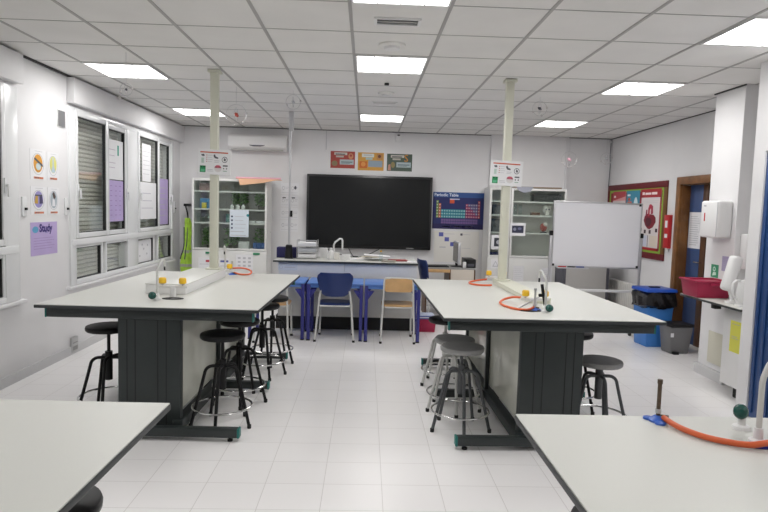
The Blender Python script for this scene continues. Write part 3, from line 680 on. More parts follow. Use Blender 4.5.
def curved_shell(w, h, th, bulge, m, z0, y0, lean, rad=.05, n=9, taper=0.):
    """a backrest: rounded rectangle in x-z, bowed in y"""
    mb = MB(); rows_ = []
    def outline(zf):
        z = zf*h; d = min(z, h-z)
        inset = rad - math.sqrt(max(0, rad*rad - (rad-min(d, rad))**2)); return w/2 - inset - taper*(1-zf)**1.5
    for k in range(n+1):
        zf = k/n; hw = outline(min(max(zf, .012), .988)); ring = []
        for s in (0, 1):
            xs = [(-1 + 2*j/8) for j in range(9)]
            if s: xs = xs[::-1]
            for x in xs:
                yy = y0 + lean*zf + bulge*(1 - x*x) + (th if s else 0)
                ring.append((x*hw, yy, z0 + zf*h))
        rows_.append(ring)
    mb.rings(rows_, m); return mb
def school_chair(m_shell, m_leg, plastic):
    """faces +y; the backrest is at -y"""
    t = thing('school_chair', 'chair', 'chair')
    s = MB(); 
    pts = []
    for k in range(24):
        a = 2*PI*k/24; c, q = math.cos(a), math.sin(a); e = .35
        pts.append((.19*math.copysign(abs(c)**e, c), .19*math.copysign(abs(q)**e, q)+.02, .425))
    s.prism(pts, (0, 0, .016), m_shell, .004); s.build('seat', t)
    if plastic: curved_shell(.43, .28, .014, -.035, m_shell, .53, -.175, -.05, .07, taper=.06).build('backrest', t)
    else: curved_shell(.325, .16, .010, -.015, m_shell, .60, -.180, -.015, .03).build('backrest', t)
    xl = .19
    for sx in (-1, 1):
        if plastic:
            MB().tube([(sx*.225, -.20, .012), (sx*.20, -.165, .30), (sx*.19, -.15, .42), (sx*.175, -.175, .55), (sx*.14, -.19, .66)], .012, m_leg, 10).build('leg', t)
            MB().tube([(sx*.20, .20, .012), (sx*.185, .16, .40), (sx*.17, .12, .424), (sx*.17, -.14, .424)], .012, m_leg, 10).build('leg', t)
        else:
            MB().tube([(sx*.195, -.215, .012), (sx*.178, -.185, .42), (sx*.168, -.19, .70)] + [(sx*(.168-.03*(1-math.cos(a))), -.192, .73+.03*math.sin(a)) for a in (.4, .8, 1.2, 1.57)] + [(0, -.195, .760)], .011, m_leg, 10).build('leg', t)
            MB().tube([(sx*.185, .20, .012), (sx*.175, .18, .41), (sx*.17, .15, .422), (sx*.17, -.18, .422)], .011, m_leg, 10).build('leg', t)
        for y in ((-.20, .20) if plastic else (-.215, .20)): 
            xx = sx*(.225 if y < 0 else .20) if plastic else sx*(.195 if y < 0 else .185)
            MB().lathe([(.014, 0), (.016, .004), (.016, .022), (.012, .025)], 'black', (xx, y, 0), 12).build('foot_cap', t)
    MB().cyl((-.178, -.16, .415), (.178, -.16, .415), .010, m_leg, 8).cyl((-.175, .14, .415), (.175, .14, .415), .010, m_leg, 8).build('crossbar', t)
    return t
c = school_chair('navy', 'leg_pale', True); c.location = (-.338, 7.07, 0); c['label'] = 'navy plastic chair with silver legs pushed under the blue desks'
c2 = dup(c, (1.0, 8.12, 0), -PI/2+.2, 'navy plastic chair with silver legs seen side-on beside the computer table'); c2.scale = (1.1, 1.1, 1.1)
c = school_chair('ply', 'leg_pale', False); c.location = (.395, 7.06, 0); c['label'] = 'plywood chair with grey metal frame pushed under the blue desks, backrest in view'
dup(c, (-1.05, 6.97, 0), 0, 'plywood chair half hidden behind the corner of the window-side lab bench')

# computer table group
t = thing('computer_table', 'small wood-edged computer table with beige side panel against the back wall', 'table', (1.25, 8.85, 0))
MB().box(-.36, .36, -.18, .42, .70, .722, 'seat_grey', .003).build('tabletop', t)
MB().box(-.34, -.01, -.20, -.17, .655, .70, 'ply', .003).build('drawer_front', t)
MB().box(.0, .34, -.20, .38, .05, .70, 'pc_beige', .006).build('pedestal', t)
MB().box(-.02, .0, -.19, .38, .0, .70, 'wood_dark').build('side_panel', t); MB().box(.34, .36, -.19, .38, .0, .70, 'wood_dark').build('side_panel', t); MB().box(-.36, -.34, -.17, .38, 0, .70, 'wood_dark').build('side_panel', t)
t = thing('keyboard', 'black keyboard on the computer table', 'keyboard', (1.06, 8.80, .7225), .05)
MB().box(-.17, .17, -.07, .07, 0, .018, 'black', .004).build('body', t)
k_ = MB()
for r_ in range(4):
    for q in range(12): k_.box(-.16+.0268*q, -.138+.0268*q, -.058+.03*r_, -.034+.03*r_, .018, .023, 'black_matte')
k_.build('keys', t, smooth=False)
t = thing('monitor', 'thin computer monitor seen edge-on on the computer table', 'monitor', (1.37, 8.93, .7225))
p = MB(); p.box(-.02, .02, -.24, .24, .06, .37, 'alu', .006); p.build('shell', t)
MB().box(-.024, -.0205, -.225, .225, .075, .355, 'screen').build('display', t)
MB().cyl((0, 0, .01), (0, 0, .1), .02, 'black', 12).build('stand', t); MB().lathe([(.09, 0), (.09, .008), (.02, .014)], 'black', seg=24).build('foot', t)
bxthing('mug', 'small white pot between monitor and black computer box', 'pot', 1.455, 8.72, .7225, .05, .05, .09, 'white', None, .012)
t = thing('desktop_computer', 'black desktop computer box on the computer table', 'computer', (1.555, 8.95, .7225))
MB().box(-.075, .075, -.2, .2, 0, .125, 'black', .005).build('case', t); MB().box(-.05, .05, -.204, -.199, .02, .06, 'ink').build('front_slot', t)
t = thing('storage_crate', 'red plastic crate on the floor at the end of the teacher bench', 'crate', (.81, 7.67, 0))
MB().prism([(-.10, -.12, 0), (.10, -.12, 0), (.115, -.13, .15), (-.115, -.13, .15)], (0, .26, 0), 'tray_red', .006).build('body', t)
MB().box(-.122, .122, -.138, .138, .15, .165, 'tray_red', .004).build('rim', t)
t = thing('folder_stack', 'blue and white folders piled on the red crate', 'folder', (.80, 7.65, .1655))
for k, m in enumerate(('#5568a8', 'paper', '#4a5fa6', '#c2cbe2')):
    MB().box(-.095+.01*(k % 2), .085+.01*(k % 2), -.10, .10, .014*k, .014*k+.013, m, .001).build('folder', t)

# ------------------------------------------------------------------ lab benches
BW, BL, BH, K = 1.462, 2.095, .875, .9745
def lab_bench(mx, ai=0., ff=0.):
    t = thing('lab_bench', 'lab bench', 'bench'); a, b = BW/2, BL/2
    X = lambda x0, x1: (min(x0*mx, x1*mx), max(x0*mx, x1*mx))
    MB().box(-a+.003, a-.003, -b+.003, b-.003, BH-.004, BH, 'laminate').build('worktop', t, smooth=False)
    MB().box(-a, a, -b, b, BH-.024, BH-.0045, 'edge', .002).build('worktop_edge', t)
    for y in (-b+.055, b-.095): MB().box(-a+.05+ai, a-.05-ai, y, y+.04, BH-.092, BH-.025, 'steel_dark', .004).build('apron', t)
    MB().box(*X(-.06, 0), -b+.095, b-.095, BH-.09, BH-.025, 'steel_dark').build('spine_beam', t)
    for y in (-b+.055, b-.095):
        for x, d_ in ((-a+.05+ai, -1), (a-.05-ai, 1)): MB().box(x-.002*d_, x+.010*d_, y-.002, y+.042, BH-.094, BH-.026, 'green_cap', .004).build('end_cap', t)
    # end panels with vertical grooves
    for s in (-1, 1):
        y = s*(b-.10); yo = y + s*.02
        p = MB().box(*X(-.215, .200), y-.03, y+.03, .03, BH-.092, 'steel_dark', .003)
        for gx in (-.155, -.10, .05, .107):
            p.box(*X(gx-.003, gx+.003), y+s*.029, y+s*.0312, .035, BH-.10, 'groove')
        p.build('end_panel', t)
    # glossy panel along the aisle side
    MB().box(*X(.160, .180), -b+.13, b-.13, .14, BH-.10, 'side_panel', .002).build('side_panel', t)
    MB().box(*X(.183, .215), -.02, .02, .08, BH-.026, 'steel_dark', .003).build('upright', t)
    MB().box(*X(.150, .22), -b+.06, b-.10, .03, .10, 'steel_dark', .004).build('floor_beam', t)
    for y in (-b+.003-ff, -.03, b-.07):
        fo = MB().box(-a+.12, a-.12, y, y+.055, .028, .088, 'steel_dark', .004).build('foot', t)
        MB().box(-a+.105, -a+.121, y-.002, y+.057, .026, .090, 'green_cap', .004).build('end_cap', fo)
        MB().box(a-.121, a-.105, y-.002, y+.057, .026, .090, 'green_cap', .004).build('end_cap', fo)
        for x in (-a+.17, a-.17): MB().lathe([(.018, 0), (.018, .014), (.008, .016), (.008, .03)], 'black', (x, y+.027, 0), 12).build('levelling_foot', fo)
    return t
LBX, LBY, RBX, RBY = -1.437*K, 5.10*K, 1.257*K, 4.965*K
LR, RR = math.radians(-1.2), math.radians(1.0)
lb = lab_bench(1, 0., .055); lb.location = (LBX, LBY, 0); lb.rotation_euler = (0,0,LR)
lb['label'] = 'pale-topped lab bench with dark steel legs, mid-room on the window side'
rb = lab_bench(-1); rb.location = (RBX, RBY, 0); rb.rotation_euler = (0,0,RR)
rb['label'] = 'pale-topped lab bench with dark steel legs, in front of the whiteboard'
nb = lab_bench(1, .13); nb.location = (-1.432*K, 2.095*K-BL/2, 0); nb.rotation_euler = (0,0,math.radians(-.6)); nb['label'] = 'front lab bench on the window side, only its pale top corner in view'
nb = lab_bench(-1, .13); nb.location = (1.292*K, 2.040*K-BL/2, 0); nb.rotation_euler = (0,0,math.radians(.3)); nb['label'] = 'front lab bench on the door side, with the orange hose on its pale top'
BZ = BH + .0004
# service ducts on the bench tops
t = thing('service_duct', 'raised white service box along the middle of the window-side bench', 'service duct', (-1.475, 5.085, BZ), LR)
MB().box(-.150, .150, -.585, .585, 0, .072, 'white', .003).build('body', t)
MB().box(-.153, .153, -.588, .588, .072, .078, 'laminate', .002).build('cover', t)
t = thing('service_duct', 'low cream duct along the middle of the bench in front of the whiteboard', 'service duct', (1.318, 5.02, BZ), RR)
MB().box(-.085, .085, -.56, .64, 0, .036, 'cream', .003).build('body', t)
MB().box(-.088, .088, -.563, .643, .036, .042, 'cream', .002).build('cover', t)
# cream columns to the ceiling
def column(x, y, z0, label):
    t = thing('service_column', label, 'column', (x, y, z0))
    MB().box(-.035, .035, -.035, .035, .012, H-z0-.004, 'cream', .004).build('shaft', t)
    MB().box(-.065, .065, -.065, .065, 0, .012, 'cream', .003).build('base_plate', t)
    MB().box(-.055, .055, -.055, .055, H-z0-.03, H-z0-.0045, 'cream', .003).build('ceiling_collar', t)
column(-1.405, 5.605, BZ+.079, 'cream square column rising from the white duct of the window-side bench')
column(1.287, 5.57, BZ+.043, 'cream square column rising from the cream duct in front of the whiteboard')
def safety_sign(x, y, z, label, tilt):
    t = thing('safety_sign', label, 'sign', (x, y, z)); t.rotation_euler = (0, tilt, 0); w, h = .300, .228
    MB().box(-w/2, w/2, 0, .008, -h/2, h/2, 'white', .002).build('board', t)
    d = [('r', .06, .87, .92, .92, '#c0532e')]
    d += [('p', [(.09,.80),(.18,.82),(.20,.74),(.15,.72),(.10,.75)], 'ink'), ('r', .10, .45, .18, .66, '#b9cdc4'), ('r', .06, .07, .24, .34, '#1f8a55'), ('r', .09, .10, .21, .20, '#5db489', 2), ('r', .08, .27, .13, .32, '#0d4a2c', 2), ('r', .17, .27, .22, .32, '#0d4a2c', 2)]
    for k in range(4): d += [('r', .25, .76-.085*k, .28, .79-.085*k, '#b0403a'), ('r', .30, .765-.085*k, .45-.03*(k % 2), .78-.085*k, 'ink_soft')]
    d += [('p', [(.47,.80),(.52,.82),(.54,.74),(.62,.70),(.62,.64),(.52,.66),(.48,.72)], 'ink'), ('r', .50, .55, .66, .575, 'ink_soft'), ('r', .50, .49, .64, .51, 'ink_soft')]
    d += [('e', .82, .62, .088, .125, '#55545a'), ('e', .82, .62, .072, .10, 'paper', 2), ('p', [(.80,.70),(.86,.64),(.85,.56),(.79,.58)], 'ink', 3)]
    d += [('e', .62, .24, .11, .14, '#d8d4d4'), ('p', [(.51,.27),(.53,.34),(.58,.385),(.66,.385),(.71,.34),(.73,.27)], '#c0566a', 2), ('r', .54, .28, .58, .31, 'ink', 3), ('r', .66, .28, .70, .31, 'ink', 3)]
    d += [('r', .77, .34, .92, .40, '#6a6a6e'), ('e', .80, .26, .022, .03, '#6a6a6e'), ('e', .89, .26, .022, .03, '#6a6a6e'), ('r', .78, .14, .90, .17, '#8fae9d'), ('r', .28, .12, .48, .14, 'ink_soft'), ('r', .28, .18, .46, .20, 'ink_soft')]
    p = sheet('printed_panel', None, None, (0, -.0003, 0), (1,0,0), (0,0,1), w*.97, h*.97, 'paper', d, th=.0008); p.parent = t
safety_sign(-1.396, 5.558, 1.937, 'white safety sign with orange header fixed to the column on the window-side bench', .03)
safety_sign(1.277, 5.523, 1.912, 'white safety sign with orange header fixed to the column in front of the whiteboard', .04)
# taps and gas valves
def swan_tap(x, y, rz, label, h=.28, flip=1, ball=True):
    t = thing('lab_tap', label, 'tap', (x*K, y*K, BZ), rz)
    MB().lathe([(.028, 0), (.026, .012), (.014, .018), (.012, .05)], 'white', seg=18).build('base', t)
    MB().tube([(0,0,.02), (0,0,h*.72), (0, .004, h*.78), (-.004, .026, h*.90), (-.006, .05, h*.985), (-.007, .064, h), (-.008, .074, h*.97), (-.008, .074, h*.82)], .0085, 'leg_pale', 12).build('spout', t)
    if ball:
        MB().ball((.0, -.045, .035), .027, 'green_ball', 16).build('valve_knob', t); MB().cyl((0, -.02, .035), (0, 0, .035), .008, 'chrome', 10).build('valve_stem', t)
    MB().cyl((-.008, .074, h*.72), (-.008, .074, h*.84), .006, 'black', 8).build('nozzle', t)
    return t
def drip_cup(x, y, label):
    t = thing('drip_cup', label, 'drain', (x*K, y*K, BZ), 0)
    MB().lathe([(.075, 0), (.075, .005), (.066, .006), (.058, .002), (.005, .0015)], 'black', sx=1, sy=.55, seg=28).build('rim', t)
    MB().lathe([(.02, .002), (.018, .004), (.003, .004)], 'steel_dark', seg=14).build('strainer', t)
def gas_pair(x, y, label, post):
    t = thing('gas_valve', label, 'gas valve', (x*K, y*K, BZ))
    if post: MB().cyl((0, 0, 0), (0, 0, .075), .022, 'white', 16).build('post', t)
    else: MB().cyl((0, 0, 0), (0, 0, .045), .016, 'white', 16).build('post', t)
    z = .078 if post else .05
    MB().cyl((-.105, 0, z), (.105, 0, z), .012, 'white', 12).build('manifold', t)
    for s in (-.072, .072):
        MB().cyl((s, 0, z), (s, 0, z+.03), .009, 'chrome', 10).build('valve_stem', t)
        MB().lathe([(.020, 0), (.027, .006), (.027, .034), (.020, .044), (.004, .046)], 'yellow', (s, -.004, z+.022), 14).build('knob', t)
    return t
swan_tap(-1.495, 4.345, -.5, 'white swan-neck lab tap with green knob at the front of the window-side bench')
drip_cup(-1.40, 4.40, 'oval black drain beside the tap on the window-side bench')
gas_pair(-1.425, 4.475, 'pair of yellow-knobbed gas valves before the white duct of the window-side bench', True)
t = gas_pair(-1.40, 5.90, 'pair of yellow-knobbed gas valves behind the column on the window-side bench', False)
swan_tap(-1.40, 6.03, PI, 'white swan-neck lab tap at the back of the window-side bench', ball=False)
swan_tap(1.288, 4.185, .35, 'white swan-neck lab tap with green knob on the bench before the whiteboard')
drip_cup(1.195, 4.225, 'oval black drain beside the tap on the bench before the whiteboard')
gas_pair(1.29, 4.46, 'pair of yellow-knobbed gas valves beside the looped orange hose', False)
gas_pair(1.30, 5.87, 'pair of yellow-knobbed gas valves behind the column before the whiteboard', False)
def burner(x, y, label, m_base='burner_blue', h=.125, tube='brass', r=.0095):
    t = thing('bunsen_burner', label, 'bunsen burner', (x*K, y*K, BZ))
    b = MB(); b.lathe([(.030, 0), (.030, .006), (.018, .014), (.010, .02)], m_base, seg=20); b.build('base', t)
    for a in (.3, 2.4, 4.5): 
        q = MB(); q.lathe([(.017, 0), (.017, .006), (.010, .009), (.003, .009)], m_base, (.031*math.cos(a), .031*math.sin(a), 0), 14); q.build('base_lobe', t)
    MB().cyl((0,0,.012), (0,0,h), r, tube, 14).build('burner_tube', t)
    MB().cyl((0,0,h), (0,0,h+.014), r*1.25, tube, 14).build('burner_head', t)
    MB().cyl((0,0,.028), (0,0,.042), r*1.4, 'steel', 14).build('air_collar', t)
    MB().cyl((0,0,.018), (.03, -.012, .018), .006, 'brass', 10).build('gas_inlet', t)
    return t
def smooth_path(pts, n=8):
    P = [Vector(p) for p in pts]; out = []
    for i in range(len(P)-1):
        p0, p1, p2, p3 = P[max(i-1, 0)], P[i], P[i+1], P[min(i+2, len(P)-1)]
        for k in range(n):
            s = k/n; out.append(.5*((2*p1) + (p2-p0)*s + (2*p0-5*p1+4*p2-p3)*s*s + (3*p1-p0-3*p2+p3)*s**3))
    out.append(P[-1]); return out
def hose(label, pts, r=.0085, m='orange', n=8):
    o = MB().tube(smooth_path([(p[0]*K, p[1]*K, p[2]) for p in pts], n), r, m, 10).build('gas_hose'); return tag(o, label, 'hose')
hz = BZ + .0088
burner(1.235, 4.27, 'bunsen burner with steel tube standing in the orange hose loop', 'burner_blue', .14, 'steel', .008)
hose('orange rubber hose looped on the bench in front of the whiteboard', [(1.225, 4.262, BZ+.02), (1.17, 4.22, hz), (1.10, 4.24, hz), (1.04, 4.38, hz), (1.045, 4.54, hz), (1.10, 4.64, hz+.01), (1.16, 4.62, hz+.03), (1.20, 4.54, BZ+.05)])
t = thing('retort_clamp', 'black clamp and steel rod propped against the tap in front of the whiteboard', 'clamp', (1.29*K, 4.30*K, BZ))
MB().tube([(-.17, -.02, .006), (.0, .0, .10)], .006, 'steel', 8).build('rod', t)
MB().tube([(.0, .0, .18), (.015, 0, .10), (.03, -.01, .01)], .011, 'black', 8).build('clamp_arm', t); MB().box(-.02, .02, -.012, .012, .09, .112, 'black', .004).build('clamp_head', t)
burner(-1.33, 6.02, 'bunsen burner on the back of the window-side bench beside the column', 'burner_blue', .12, 'steel', .008)
hose('orange hose coiled at the back of the window-side bench behind the column', [(-1.31, 6.03, BZ+.02), (-1.24, 5.99, hz), (-1.14, 5.93, hz+.01), (-1.14, 6.02, hz+.03), (-1.22, 6.08, hz+.05), (-1.32, 6.08, hz+.05), (-1.37, 6.10, hz+.04)])
hose('orange hose lying behind the white duct of the window-side bench', [(-1.82, 6.02, hz), (-1.76, 6.06, hz+.02), (-1.64, 6.08, hz+.025), (-1.54, 6.03, hz+.01)])
hose('short orange hose at the back of the bench beside the cream column before the whiteboard', [(1.20, 5.60, hz), (1.10, 5.58, hz), (1.02, 5.66, hz), (1.02, 5.78, hz), (1.09, 5.84, hz+.01), (1.20, 5.82, hz+.03)])
# front bench on the door side
burner(1.020, 1.985, 'bunsen burner with blue base and tarnished tube on the front bench', 'burner_blue', .128, 'brass', .0068)
swan_tap(1.245, 1.795, -1.25, 'grey swan-neck lab tap with green knob on the front bench by the orange hose', .265, ball=False)
t2 = thing('stop_valve', 'green round knob on a white stem beside the tap on the front bench', 'valve', (1.275*K, 1.925*K, BZ))
MB().lathe([(.03, 0), (.026, .01), (.012, .014), (.012, .04)], 'white', seg=18).build('base', t2); MB().ball((-.008, -.004, .058), .023, 'green_ball', 16, 1.1).build('ball', t2)
hose('thick orange hose snaking across the front bench from the burner', [(1.032, 1.970, BZ+.017), (1.045, 1.90, hz+.003), (1.08, 1.825, hz+.002), (1.13, 1.780, hz+.002), (1.19, 1.750, hz+.004), (1.25, 1.748, hz+.012), (1.33, 1.765, hz+.006), (1.45, 1.80, hz+.003)], .0095)
t = thing('tap_plate', 'blue lobed plate at the foot of the tap on the front bench', 'plate', (1.245*K, 1.775*K, BZ))
q = MB(); q.lathe([(.042, 0), (.042, .005), (.036, .008), (.004, .008)], '#2a2f9a', seg=24, sx=1.1, sy=.6); q.build('plate', t)

# ------------------------------------------------------------------ stools
def stool(m_seat, m_leg, h=.66, m_ring='chrome'):
    t = thing('lab_stool', 'stool', 'stool')
    MB().lathe([(.12, h-.040), (.146, h-.038), (.154, h-.030), (.156, h-.014), (.152, h-.003), (.144, h), (.004, h)], m_seat, seg=40).build('seat', t)
    MB().cyl((0,0,h-.05), (0,0,h-.033), .055, m_leg, 20).build('seat_plate', t)
    MB().cyl((0,0,.30), (0,0,h-.045), .012, m_leg, 12).build('spindle', t)
    MB().cyl((0,0,.26), (0,0,.47), .026, m_leg, 16).build('hub', t)
    for k in range(5):
        a = 2*PI*k/5 - PI/2 + .0; c, s = math.cos(a), math.sin(a)
        prof = [(.02, .425), (.07, .428)] + [(.07+.05*math.sin(b), .378+.05*math.cos(b)) for b in (.35, .7, 1.05, 1.35)] + [(.140, .30), (.176, .16), (.212, .015)]
        lg = MB().tube([(r*c, r*s, z) for r, z in prof], .0115, m_leg, 10).build('leg', t)
        MB().lathe([(.0135, 0), (.0145, .004), (.0145, .025), (.012, .027)], 'rubber', (.2135*c, .2135*s, 0), 12).build('rubber_foot', lg)
    MB().tube([(.204*math.cos(2*PI*k/40), .204*math.sin(2*PI*k/40), .140) for k in range(40)], .0075, m_ring, 8, True).build('foot_ring', t)
    return t
GS = 'round lab stools'
sb = stool('black', 'black', .66); sb.location = (-.985, 4.185, 0); sb['label'] = 'black stool with chrome foot ring, front of the aisle row at the window-side bench'; sb['group'] = GS
def sdup(o, x, y, label, rz=0): return dup(o, (x, y, 0), rz, label, GS)
sdup(sb, -.975, 4.70, 'second black stool back in the aisle row at the window-side bench', .25)
sdup(sb, -.925, 5.45, 'third black stool back in the aisle row at the window-side bench', .5)
sdup(sb, -.905, 5.92, 'last black stool of the aisle row, behind the far corner of the window-side bench', .1)
sdup(sb, -1.850, 4.36, 'front black stool between the window-side bench and the windows', .15)
sdup(sb, -1.84, 5.25, 'black stool half hidden behind the dark end panel, on the window side of the bench', .4)
sdup(sb, -.93, 1.745, 'black stool tucked under the front bench on the window side', .3)
sdup(sb, .785, 1.68, 'black stool barely showing under the front bench on the door side', .3)
sg = stool('seat_grey', 'leg_grey', .605); sg.location = (.705, 4.175, 0); sg['label'] = 'grey-seated stool with dark grey legs, front of the aisle row at the whiteboard-side bench'; sg['group'] = GS
sp = stool('seat_grey', 'leg_pale', .57); sp.location = (.715, 4.60, 0); sp['label'] = 'grey-seated stool with pale legs behind the dark-legged one in the aisle row'; sp['group'] = GS
sk = stool('black', 'leg_pale', .60); sk.location = (.735, 5.28, 0); sk['label'] = 'black-seated stool with pale legs, last of the aisle row at the whiteboard-side bench'; sk['group'] = GS
s4 = stool('seat_grey', 'leg_grey', .54); s4.location = (1.675, 4.12, 0); s4['label'] = 'low grey-seated stool on the door side of the whiteboard-side bench'; s4['group'] = GS
s5 = stool('black', 'black', .62); s5.location = (1.675, 4.685, 0); s5.rotation_euler = (0, 0, PI/5); s5['label'] = 'black stool behind the low grey one on the door side of the whiteboard-side bench'; s5['group'] = GS

# ------------------------------------------------------------------ door side
t = thing('mobile_whiteboard', 'white mobile whiteboard on a grey wheeled frame', 'whiteboard', (2.88, 7.45, 0)); t.rotation_euler = (0, .006, 0)
MB().box(-.538, .548, -.012, .012, .905, 1.70, 'board').build('writing_surface', t, smooth=False)
f = MB()
f.box(-.536, .546, -.018, .018, 1.695, 1.715, 'alu', .003).box(-.536, .546, -.018, .018, .888, .908, 'alu', .003).box(-.553, -.536, -.018, .018, .888, 1.715, 'alu', .003).box(.546, .563, -.018, .018, .888, 1.715, 'alu', .003)
f.build('frame', t)
for x in (-.568, .578):
    MB().box(x-.015, x+.015, -.015, .015, .10, 1.32, 'alu', .003).build('post', t)
    MB().box(x-.018, x+.018, -.17, .17, .07, .10, 'alu', .004).build('foot', t)
    MB().box(x-.02, x+.02, -.022, .022, 1.28, 1.34, 'black', .004).build('pivot_knob', t)
    for y in (-.15, .15):
        MB().cyl((x-.012, y, .030), (x+.012, y, .030), .030, 'black', 16).cyl((x, y, .03), (x, y, .075), .008, 'black', 8).build('caster', t)
MB().box(-.568, .578, -.015, .015, .585, .615, 'white', .003).build('crossbar', t)
for x, z in ((.533, 1.69), (.538, .915), (-.528, .915)): MB().box(x-.014, x+.014, -.020, -.012, z-.014, z+.014, 'black', .003).build('corner_piece', t)
tr = MB().box(-.49, -.09, -.075, -.018, .875, .888, 'alu', .003).build('pen_tray', t)
for k, (x, m) in enumerate(((-.42, 'red'), (-.30, 'black'), (-.19, '#3050a0'))):
    tag(MB().cyl((2.88+x-.05, 7.40, .8985), (2.88+x+.05, 7.40, .8985), .008, m, 10).build('marker_pen'), '%s marker pen lying on the whiteboard tray' % ('red', 'black', 'blue')[k], 'pen')
t = thing('storage_unit', 'pale grey low cabinet on the back wall below the whiteboard', 'cabinet', (3.27, 8.72, 0))
MB().box(-.30, .30, 0, .38, .04, 1.15, 'cab_grey', .006).build('carcass', t); MB().box(-.265, .285, -.014, 0, .06, 1.13, 'cab_grey', .004).build('door', t)
MB().box(-.345, -.301, .01, .38, 0, 1.16, 'ink', .003).build('side_panel', t); MB().box(.301, .345, .01, .38, 0, 1.16, 'ink', .003).build('side_panel', t)
t = thing('radiator', 'white ribbed radiator low on the door-side wall near the corner', 'radiator', (XR, 8.72, .12))
for k in range(14):
    y = -.40+.0615*k; MB().box(-.115, -.03, y-.024, y+.024, 0, .46, 'radiator', .012).build('rib', t)
MB().cyl((-.07, -.42, .43), (-.07, .43, .43), .016, 'radiator', 10).cyl((-.07, -.42, .03), (-.07, .43, .03), .016, 'radiator', 10).build('header_pipe', t)
MB().box(-.03, 0, -.3, -.26, .1, .4, 'radiator').box(-.03, 0, .26, .3, .1, .4, 'radiator').build('bracket', t)
# pin board
t = thing('notice_board', 'red-framed notice board with green border on the door-side wall', 'notice board', (XR, 8.66, 1.50)); w, h = 1.93, 1.05
f = MB(); b_ = .085
f.box(-.022, 0, -w/2, w/2, h/2-b_, h/2, '#64141c', .004).box(-.022, 0, -w/2, w/2, -h/2, -h/2+b_, '#64141c', .004).box(-.022, 0, -w/2, -w/2+b_, -h/2+b_, h/2-b_, '#6e4a22', .004).box(-.022, 0, w/2-b_, w/2, -h/2+b_, h/2-b_, '#64141c', .004)
f.build('frame', t)
MB().box(-.012, 0, -w/2+b_, w/2-b_, -h/2+b_, h/2-b_, '#8db53e').build('green_border', t)
MB().box(-.014, -.011, -w/2+b_+.05, w/2-b_-.05, -h/2+b_+.04, h/2-b_-.04, '#8a1f26').build('backing', t)
XB = XR - .0145
hr = []
def heart_pts(cx, cy, sx, sy):
    return [(cx+sx*x, cy+sy*y) for x, y in ((0,-1),(.55,-.75),(.95,-.2),(.9,.3),(.55,.6),(.1,.62),(-.4,.7),(-.85,.45),(-1,-.05),(-.7,-.6),(-.3,-.92))]
hp = [('r', 0, .86, 1, 1, '#a3242c'), ('r', .08, .905, .20, .95, '#f0dede', 2), ('r', .23, .905, .52, .94, '#f0dede', 2), ('r', .55, .905, .80, .945, '#f0dede', 2), ('r', .10, .80, .9, .805, 'ink_soft'), ('r', .10, .77, .85, .775, 'ink_soft'), ('p', heart_pts(.52, .49, .30, .15), '#7d2130'), ('p', heart_pts(.46, .47, .15, .09), '#54202c', 2)]
hp += [('p', [(.42,.55),(.42,.68),(.47,.745),(.56,.75),(.60,.70),(.60,.64),(.54,.68),(.50,.66),(.50,.56)], '#b0354a', 3), ('p', [(.55,.58),(.56,.74),(.64,.72),(.66,.60)], '#a03a52', 2), ('p', [(.30,.56),(.32,.66),(.38,.66),(.38,.56)], '#8c3048', 2)]
hp += [('r', x, y, x+.10, y+.06, '#3a1f2c') for x, y in ((.04,.30),(.26,.27),(.50,.27),(.80,.30))] + [('r', .06, .06, .42, .24, '#c9ccdc'), ('r', .54, .06, .92, .24, '#d8cdbf'), ('r', 0, 0, 1, .045, '#a3242c'), ('r', 0, 0, .05, .9, '#a3242c'), ('r', .95, 0, 1, .9, '#a3242c'), ('r', .45, .05, .48, .24, '#6a6a74')]
sheet('heart_poster', 'tall poster with red borders showing a dark red heart on the notice board', 'poster', (XB, 8.14, 1.51), **RW, w=.60, h=.84, m='#d9d2d2', deco=hp)
sheet('teal_poster', 'teal poster with white shape beside the heart poster', 'poster', (XB, 8.69, 1.53), **RW, w=.44, h=.78, m='#3f8ba6', deco=[('r', .08, .90, .30, .935, '#dfe9ee'), ('e', .22, .84, .10, .03, '#b8553f'), ('r', .10, .76, .42, .80, '#c46a50'), ('e', .72, .55, .2, .33, '#cfe0e6'), ('e', .68, .52, .12, .18, '#8fb8c8', 2)])
sheet('red_header_poster', 'pale poster with a red header partly hidden by the whiteboard', 'poster', (XB, 9.17, 1.53), **RW, w=.46, h=.78, m='#d6c9c9', deco=[('r', 0, .82, 1, 1, '#b4434a'), ('p', [(0,.82),(1,.90),(1,.82)], '#d99a9a', 2), ('r', .08, .88, .24, .92, '#f0dede', 3)]+lines(.1, .9, [.7, .6, .5, .4], 'ink_soft', .01))
t = thing('fire_notice', 'red fire notice with white labels on the wall beside the door frame', 'sign', (XR, 7.61, 1.365))
MB().box(-.045, 0, -.065, .065, -.215, .215, 'red', .006).build('panel', t); MB().box(-.047, -.045, -.03, .03, .05, .14, 'paper').box(-.047, -.045, -.04, .03, -.08, -.03, 'paper').build('label', t)
MB().cyl((-.03, -.03, -.25), (-.03, -.03, -.21), .02, 'white', 12).build('bell_push', t)
